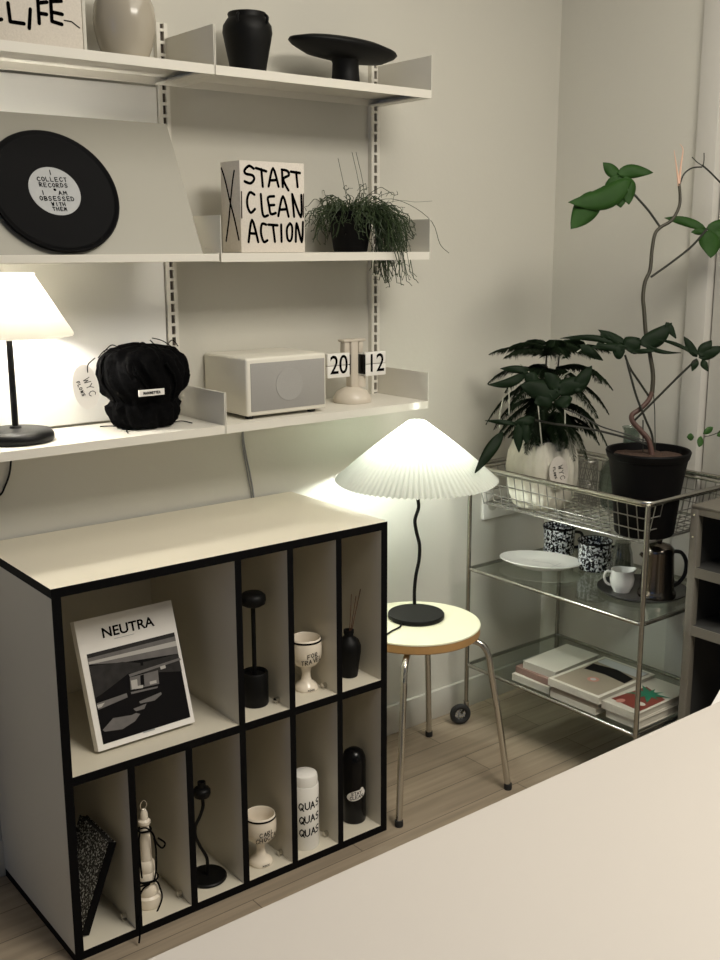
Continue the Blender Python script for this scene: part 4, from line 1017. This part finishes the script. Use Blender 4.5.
# pine
rr = random.Random(11)
base = Vector((c[0], c[1], zb_+.166))
bm = B(); tube(bm, [base, base+Vector((.004, .004, .12)), base+Vector((.006, .002, .26))], .0045, 8, smooth=5, r2=.002)
tube(bm, [base+Vector((.02, -.01, 0)), base+Vector((.028, -.012, .12)), base+Vector((.034, -.016, .235))], .0035, 8, smooth=5, r2=.0018)
obj('trunk', bm, 'stem', t)
bmN = B()
def frond(p, a, L, rise, droop, n=9):
    d = Vector((math.cos(a), math.sin(a), 0)); pts = []
    for i in range(n+1):
        s = i/n; pts.append(Vector(p)+d*L*s*(1-.12*s)+Vector((0, 0, rise*math.sin(s*PI*.6)-droop*s**2.2)))
    for q in pts: q.y = min(q.y, -.012); q.x = min(q.x, XR-.012)
    tube(bmN, pts, .0018, 5, r2=.0008)
    side = Vector((-d.y, d.x, 0))
    P = smoothpath(pts, 7)
    for i in range(2, len(P)):
        s = i/len(P); tdir = (P[i]-P[i-1]).normalized(); ln = .040*math.sin(PI*min(1, .25+s*.75))**.6*rr.uniform(.75, 1.1)
        for sg in (-1, 1):
            # secondary branchlet with needles, hanging
            e = P[i]+side*sg*ln*.75+tdir*ln*.45+Vector((0, 0, -ln*rr.uniform(.25, .65)))
            m_ = (P[i]+e)/2+Vector((0, 0, ln*.12))
            w_ = (e-P[i]).cross(Vector((0, 0, 1))); w_ = (w_.normalized() if w_.length > 1e-6 else side)*.0011
            v = [bmN.verts.new(q) for q in (P[i]-w_*.6, m_-w_, e, m_+w_, P[i]+w_*.6)]
            bmN.faces.new(v)
            w2 = Vector((0, 0, .0010)); v = [bmN.verts.new(q) for q in (P[i]-w2*.6, m_-w2, e, m_+w2, P[i]+w2*.6)]; bmN.faces.new(v)
for tier, (zz, L, rise, dr) in enumerate([(.265, .11, .020, .02), (.248, .178, .03, .03), (.20, .185, .025, .075), (.165, .18, .015, .10), (.12, .175, .01, .12), (.075, .155, .02, .10), (.05, .12, .02, .05)]):
    k = 7 if tier else 5
    for q in range(k):
        a = 2*PI*(q+.5*(tier % 2))/k+rr.uniform(-.2, .2)
        p = base+Vector((.005 if q % 3 else .028, 0 if q % 3 else -.012, zz+rr.uniform(-.008, .008)))
        LL = L*rr.uniform(.88, 1.08)
        frond(p, a, LL, rise, dr*rr.uniform(.8, 1.2))
for tr, (ox, oy) in enumerate(((.005, .002), (.030, -.014))):
    for k in range(150):
        zz = .05+.19*k/150; a = k*2.4; q = base+Vector((ox, oy, zz)); e = q+Vector((.016*math.cos(a), .016*math.sin(a), -.004)); w_ = Vector((-math.sin(a), math.cos(a), 0))*.0009
        bmN.faces.new([bmN.verts.new(p_) for p_ in (q-w_, e, q+w_)])
obj('needles', bmN, 'pine', t)
bm = B()
dpt = (Vector((*c, .9))-CAM).dot(FWD)
for pth in ([(509, 382), (509, 400), (509, 415)], [(503, 398), (500, 415), (500, 430)], [(538, 405), (540, 425), (542, 446)], [(565, 398), (565, 412), (565, 424)], [(559, 385), (563, 376), (572, 371)], [(568, 335), (580, 338), (586, 345), (577, 352)], [(520, 364), (527, 370), (533, 378)], [(583, 395), (583, 408)]):
    pts = [ond(a, b, dpt-.14) for a, b in pth]
    bm = B(); tube(bm, pts, .0017, 5, smooth=4); obj('pale_shoot', bm, 'paleribbon', t)
# black net bottle sleeve between planter and glass vase
c = (2.032, -.326)
bm = B()
for k in range(9):
    a0_ = 2*PI*k/9
    for sg in (-1, 1):
        tube(bm, [(c[0]+.024*math.cos(a0_+sg*s*1.4), c[1]+.024*math.sin(a0_+sg*s*1.4), zb_+.002+.125*s) for s in [i/8 for i in range(9)]], .0011, 5)
for zz in (.002, .065, .127): tube(bm, [(c[0]+.024*math.cos(2*PI*i/20), c[1]+.024*math.sin(2*PI*i/20), zb_+zz) for i in range(20)], .0014, 5, closed=True)
tag(obj('wire_cup', bm, 'wire'), 'small dark wire mesh cup between linen planter and glass vase', 'wire cup')
# glass vase
c = (2.085, -.420)
bm = B(); lathe(bm, [(0, zb_), (.060, zb_), (.072, zb_+.012), (.080, zb_+.06), (.078, zb_+.10), (.062, zb_+.135), (.032, zb_+.160), (.022, zb_+.180), (.021, zb_+.215), (.026, zb_+.224), (.024, zb_+.225), (.0185, zb_+.215), (.0195, zb_+.18), (.03, zb_+.157), (.059, zb_+.131), (.075, zb_+.10), (.077, zb_+.06), (.069, zb_+.014), (0, zb_+.008)], c, 48)
tag(obj('glass_vase', bm, 'smokeglass', angle=80), 'smoky glass bottle vase behind the black plant pot', 'vase')

# philodendron
c = (1.930, -.588)
t = thing('climbing_philodendron', 'tall bare-stemmed philodendron with lobed leaves in a black pot', 'plant', (*c, zb_))
zt_ = .862
bm = B(); lathe(bm, [(0, zb_), (.068, zb_), (.071, zb_+.004), (.080, l3-.012), (.0815, l3+.008), (.094, zt_-.020), (.097, zt_-.019), (.101, zt_-.004), (.099, zt_), (.095, zt_-.002), (.090, zt_-.03), (0, zt_-.03)], c, 56); obj('pot', bm, 'pot', t, angle=35)
bm = B(); lathe(bm, [(0, zt_-.012), (.05, zt_-.014), (.0935, zt_-.018)], c, 40, fn=lambda a, r, z, j: (r, z+.004*mn.noise(Vector((r*60*math.cos(a), r*60*math.sin(a), 0))))); obj('soil', bm, 'soil', t)
D0 = (Vector((*c, zt_))-CAM).dot(FWD)
def PD(px, py, o=0): return ond(px, py, D0+o)
bm = B()
tube(bm, [PD(652, 456, .0), PD(649, 441), PD(641, 431), PD(633, 422), PD(632, 415), PD(640, 409), PD(648, 401), PD(652, 392)], .0070, 10, smooth=5, r2=.0058); obj('lower_stem', bm, 'redstem', t)
bm = B()
tube(bm, [PD(652, 393), PD(653, 375), PD(650, 355), PD(646, 335), PD(644, 310), PD(643, 297), PD(645, 282), PD(650, 270), PD(652, 250), PD(655, 234), PD(661, 227), PD(672, 220), PD(679, 207), PD(680, 195), PD(679, 184)], .0055, 10, smooth=5, r2=.0035)
obj('main_stem', bm, 'stem', t)
bm = B()
def pet(pts, o=0, o2=0, r=.0028):
    n = len(pts)-1; tube(bm, [PD(a, b, o+(o2-o)*i/n) for i, (a, b) in enumerate(pts)], r, 8, smooth=5)
pet([(660, 227), (648, 210), (632, 192), (622, 180)], 0, -.02)
pet([(651, 277), (672, 262), (692, 246), (707, 229)], 0, .03)
pet([(680, 184), (684, 174), (692, 168), (702, 167)], 0, 0, .0018)
pet([(633, 422), (645, 410), (662, 393), (680, 375), (697, 359)], 0, -.05)
pet([(650, 398), (640, 383), (630, 368), (625, 355)], 0, -.02)
pet([(653, 449), (652, 435), (645, 418), (636, 395), (627, 362)], 0, -.02)
pet([(655, 452), (655, 430), (654, 400), (649, 350), (645, 320), (643, 300)], .01, .01, .0012)
pet([(643, 452), (643, 440), (643, 420)], .01, 0, .0015)
pet([(650, 446), (637, 441), (612, 434), (585, 428), (555, 424), (535, 420)], 0, .04)
pet([(646, 441), (625, 434), (600, 426), (580, 415), (562, 408)], 0, .02, .0018)
pet([(702, 165), (710, 172), (722, 184), (732, 192)], 0, 0, .0022); pet([(692, 157), (697, 162), (703, 166)], 0, 0, .0012); pet([(704, 153), (704, 160), (703, 167)], 0, 0, .0012)
obj('petioles', bm, 'stemdark', t)
bm = B(); tube(bm, [PD(679, 186), PD(677, 170), PD(674, 150)], .0034, 8, smooth=4, r2=.0006); tube(bm, [PD(679, 186), PD(681, 165), PD(683, 150), PD(680, 144)], .0030, 8, smooth=4, r2=.0006); obj('leaf_sheath', bm, 'sheath', t)
def lobe(bm, a, b, w, o=0, o2=0, bend=0, fold=.18, tip=.9, n=10, mi=0, tilt=0):
    # one leaf blade from pixel a to pixel b, half-width w (px); real surface with fold and droop
    P0, P1 = PD(*a, o), PD(*b, o2); ax = P1-P0; L = ax.length
    sdir = ax.cross(FWD).normalized(); nr = sdir.cross(ax.normalized()).normalized()
    if tilt: sdir = (sdir*math.cos(tilt)+nr*math.sin(tilt)).normalized(); nr = sdir.cross(ax.normalized()).normalized()
    wm = w/FL*D0; rows = []
    for i in range(n+1):
        s = i/n; hw = wm*(math.sin(PI*min(1, s**.75))**.8 if s < 1 else 0)
        hw = max(hw, .0006)
        cpt = P0+ax*s+sdir*bend*wm*math.sin(PI*s)-UP*(.02*L)*s*s
        row = []
        for k in (-1, -.5, 0, .5, 1): row.append(bm.verts.new(cpt+sdir*hw*k+nr*(abs(k)*hw*fold+.0015*math.sin(9*s+k*2))))
        rows.append(row)
    for r0_, r1_ in zip(rows, rows[1:]):
        for k in range(4): bm.faces.new((r0_[k], r0_[k+1], r1_[k+1], r1_[k])).material_index = mi
def leafobj(lobes, m, o=0, label=None):
    bm = B()
    for L_ in lobes:
        a, b, w = L_[:3]; kw = L_[3] if len(L_) > 3 else {}
        lobe(bm, a, b, w, o, o+kw.pop('dz', 0), **kw)
    ob = obj('leaf', bm, m, t, angle=180)
    md = ob.modifiers.new('thick', 'SOLIDIFY'); md.thickness = .0006
    return ob
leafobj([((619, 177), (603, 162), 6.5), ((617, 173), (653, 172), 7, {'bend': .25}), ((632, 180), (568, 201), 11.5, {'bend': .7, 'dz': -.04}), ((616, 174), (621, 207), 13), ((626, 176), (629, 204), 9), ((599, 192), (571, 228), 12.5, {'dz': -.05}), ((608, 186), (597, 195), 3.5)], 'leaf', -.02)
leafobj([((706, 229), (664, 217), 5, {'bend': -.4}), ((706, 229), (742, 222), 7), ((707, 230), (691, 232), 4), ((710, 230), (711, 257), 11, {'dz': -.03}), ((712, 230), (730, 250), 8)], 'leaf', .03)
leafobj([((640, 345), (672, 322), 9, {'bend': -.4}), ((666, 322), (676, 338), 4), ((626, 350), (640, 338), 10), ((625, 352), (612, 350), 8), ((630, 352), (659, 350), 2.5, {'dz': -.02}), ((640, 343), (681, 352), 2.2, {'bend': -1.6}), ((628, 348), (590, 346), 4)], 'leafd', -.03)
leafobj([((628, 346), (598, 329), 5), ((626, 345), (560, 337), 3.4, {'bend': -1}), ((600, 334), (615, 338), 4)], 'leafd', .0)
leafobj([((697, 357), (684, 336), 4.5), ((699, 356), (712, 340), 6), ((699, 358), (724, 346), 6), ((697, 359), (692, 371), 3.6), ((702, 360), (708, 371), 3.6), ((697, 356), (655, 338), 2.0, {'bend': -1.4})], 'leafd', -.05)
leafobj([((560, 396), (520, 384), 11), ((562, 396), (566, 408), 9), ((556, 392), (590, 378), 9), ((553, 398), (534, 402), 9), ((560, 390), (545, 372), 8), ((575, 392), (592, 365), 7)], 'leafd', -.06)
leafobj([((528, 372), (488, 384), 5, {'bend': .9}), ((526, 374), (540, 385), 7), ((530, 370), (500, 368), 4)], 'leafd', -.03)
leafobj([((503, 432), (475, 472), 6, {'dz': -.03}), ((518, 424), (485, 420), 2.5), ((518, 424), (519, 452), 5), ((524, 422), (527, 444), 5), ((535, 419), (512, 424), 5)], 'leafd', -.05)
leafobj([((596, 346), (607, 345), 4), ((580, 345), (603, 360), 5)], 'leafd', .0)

# ================================================================= OUTLET, RACK, SPRIG, TABLE, BAG
t = thing('wall_outlet', 'white double wall outlet seen through the cart basket', 'outlet', (2.04, 0, .57))
bm = B(); box(bm, (1.957, -.010, .565), (2.10, 0, .655), bev=.003); obj('cover_plate', bm, 'outlet', t)
for x in (1.995, 2.062):
    bm = B(); tube(bm, [(x, -.0102, .61), (x, -.0095, .61)], .021, 24); obj('socket', bm, 'canvasside', t)

# rack
rx, ry, rzt = 1.945, -.706, .737
t = thing('metal_rack', 'grey metal shelving rack with dark open shelves, right edge', 'rack', (2.08, -.9, 0))
ry2 = -1.16; rxb = 2.19; fw = .022
bm = B()
for x, y in ((rx, ry), (rxb, ry), (rx, ry2), (rxb, ry2)):
    bm = B(); box(bm, (x, y-fw, 0.0005), (x+fw, y, rzt), bev=.003); obj('frame_post', bm, 'rackm', t)
bm = B(); box(bm, (rx, ry2-fw, rzt+.0003), (rxb+fw, ry, rzt+.008), bev=.002); obj('top_panel', bm, 'rackm', t)
for zz in (.592, .447, .12):
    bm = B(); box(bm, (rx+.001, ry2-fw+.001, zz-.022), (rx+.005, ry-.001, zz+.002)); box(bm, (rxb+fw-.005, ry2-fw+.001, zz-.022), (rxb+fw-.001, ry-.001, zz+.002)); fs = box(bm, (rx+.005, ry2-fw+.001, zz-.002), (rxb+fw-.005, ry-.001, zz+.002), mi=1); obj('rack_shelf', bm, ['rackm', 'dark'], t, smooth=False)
bm = B(); box(bm, (rx+.03, ry-.008, .15), (rxb, ry-.004, rzt-.002)); box(bm, (rxb+.004, ry2, .15), (rxb+.010, ry-.03, rzt-.002)); obj('interior_shade_sheets', bm, 'dark', t, smooth=False)  # dark sheets added to put shade into the rack's openings
bm = B(); box(bm, (rx+.0005, ry2, rzt-.014), (rx+.004, ry-fw, rzt)); obj('top_rail', bm, 'rackm', t)
for kk, y in enumerate((-.84, )):
    bm = B(); tube(bm, [(rx+.012, y, .122), (rx+.012, y, .425)], .004, 8); obj('guide_rod', bm, 'paper', t)
for y in (0, ):
    for zz in (.722, .668):
        bm = B(); tube(bm, [(rx-.002, ry-.011, zz), (rx, ry-.011, zz)], .003, 10); obj('rivet', bm, 'chrome', t)
# sprig plant on the rack (pot stands just outside the picture)
zr_ = rzt+.0085
t = thing('sprig_plant', 'thin sprig with small oval green leaves above the rack', 'plant', (2.07, -.90, zr_))
bm = B(); lathe(bm, [(0, zr_), (.030, zr_), (.040, zr_+.075), (.042, zr_+.08), (.038, zr_+.08), (0, zr_+.07)], (2.09, -.93), 32); obj('pot', bm, 'white', t)
sp = [Vector((2.09, -.93, zr_+.07)), ony(738, 425, -.86), ony(722, 431, -.80), ony(712, 435, -.77), ony(704, 437, -.76)]
bm = B(); tube(bm, sp, .0010, 6, smooth=6); obj('sprig_stem', bm, 'stem', t)
def small(a, b, w, Y=-.76):
    P0, P1 = ony(*a, Y), ony(*b, Y-.01); ax = P1-P0; sd = ax.cross(FWD).normalized(); bm = B(); rows = []
    for i in range(7):
        s = i/6; hw = max(w/430*math.sin(PI*s)**.7 if 0 < s < 1 else 0, .0003); cp_ = P0+ax*s
        rows.append([bm.verts.new(cp_+sd*hw*k-FWD*abs(k)*hw*.3) for k in (-1, 0, 1)])
    for r0_, r1_ in zip(rows, rows[1:]):
        for k in range(2): bm.faces.new((r0_[k], r0_[k+1], r1_[k+1], r1_[k]))
    ob = obj('leaf', bm, 'leaf', t, angle=180); md = ob.modifiers.new('thick', 'SOLIDIFY'); md.thickness = .0006
small((703, 434), (713, 427), 3.2); small((701, 436), (699, 447), 3.2); small((694, 437), (687, 437), 3.5); small((724, 431), (717, 436), 3)

# table in the foreground
t = thing('dining_table', 'white laminate tabletop edge in the foreground', 'table', (.45, -2.0, 0))
TZ = .74; ty0, ty1, tx0, tx1 = -2.28, -1.3845, -.55, 1.35
bm = B(); box(bm, (tx0, ty0, TZ-.025), (tx1, ty1, TZ), bev=.003, seg=3); obj('tabletop', bm, 'tabletop', t)
for x in (tx0+.08, tx1-.08):
    for y in (ty0+.08, ty1-.12):
        bm = B(); tube(bm, [(x, y, .0005), (x, y, TZ-.0255)], .018, 16); obj('leg', bm, 'chrome', t)
# white paper bag beyond the table
t = thing('paper_bag', 'corner of a white paper bag behind the table, right edge', 'bag', (1.2, -1.345, 0))
bm = B()
pa_ = ony(711.5, 704.5, -1.33); pb_ = ony(721, 688, -1.33); dn = (pb_-pa_)
vs = [(pa_.x-.02, -1.36, .001), (pa_.x+.25, -1.36, .001), (pa_.x+.25, -1.36, pb_.z+.02), (pb_.x, -1.36, pb_.z), (pa_.x-dn.x*2, -1.36, pa_.z-dn.z*2)]
va = [bm.verts.new(p) for p in vs]; vb = [bm.verts.new((p[0], p[1]+.03, p[2])) for p in vs]
bm.faces.new(va); bm.faces.new(vb[::-1])
for i in range(5): bm.faces.new((va[i], va[(i+1) % 5], vb[(i+1) % 5], vb[i]))
obj('bag_body', bm, 'paper', t, smooth=False)

for o in bpy.data.objects:
    if '_wc' in o: del o['_wc']

# ================================================================= LIGHTS, WORLD, CAMERA
def area(name, loc, rot, size, power, col, sy=None):
    l = bpy.data.lights.new(name, 'AREA'); l.size = size; l.energy = power; l.color = col
    if sy: l.shape = 'RECTANGLE'; l.size_y = sy
    o = bpy.data.objects.new(name, l); COL.objects.link(o); o.location = loc; o.rotation_euler = rot
    return o
def pointl(name, loc, r, power, col):
    l = bpy.data.lights.new(name, 'POINT'); l.energy = power; l.color = col; l.shadow_soft_size = r
    o = bpy.data.objects.new(name, l); COL.objects.link(o); o.location = loc
area('ceiling_light', (1.25, -1.05, ZC-.03), (0, 0, 0), .9, 8, (1, .94, .83))
area('table_ceiling_light', (1.25, -2.1, ZC-.03), (0, 0, 0), .9, 53, (1, .94, .84))
area('window_light', (-2.6, -1.2, 1.3), (0, math.radians(-90), 0), 1.4, 4.5, (.25, .45, 1), 1.4)
w = bpy.data.worlds.new('World'); bpy.context.scene.world = w; w.use_nodes = True
w.node_tree.nodes['Background'].inputs[0].default_value = (.72, .85, 1, 1); w.node_tree.nodes['Background'].inputs[1].default_value = .10

cd = bpy.data.cameras.new('camera'); cam = bpy.data.objects.new('camera', cd); COL.objects.link(cam)
cd.sensor_fit = 'VERTICAL'; cd.sensor_height = 36; cd.lens = FL/960*36; cd.clip_start = .02
m3 = Matrix((RT, UP, -FWD)).transposed(); cam.matrix_world = Matrix.Translation(CAM) @ m3.to_4x4()
sc_ = bpy.context.scene; sc_.camera = cam
vs_ = sc_.view_settings; vs_.view_transform = 'Standard'; vs_.look = 'None'; vs_.gamma = 1; vs_.use_curve_mapping = False; vs_.exposure = 0.0
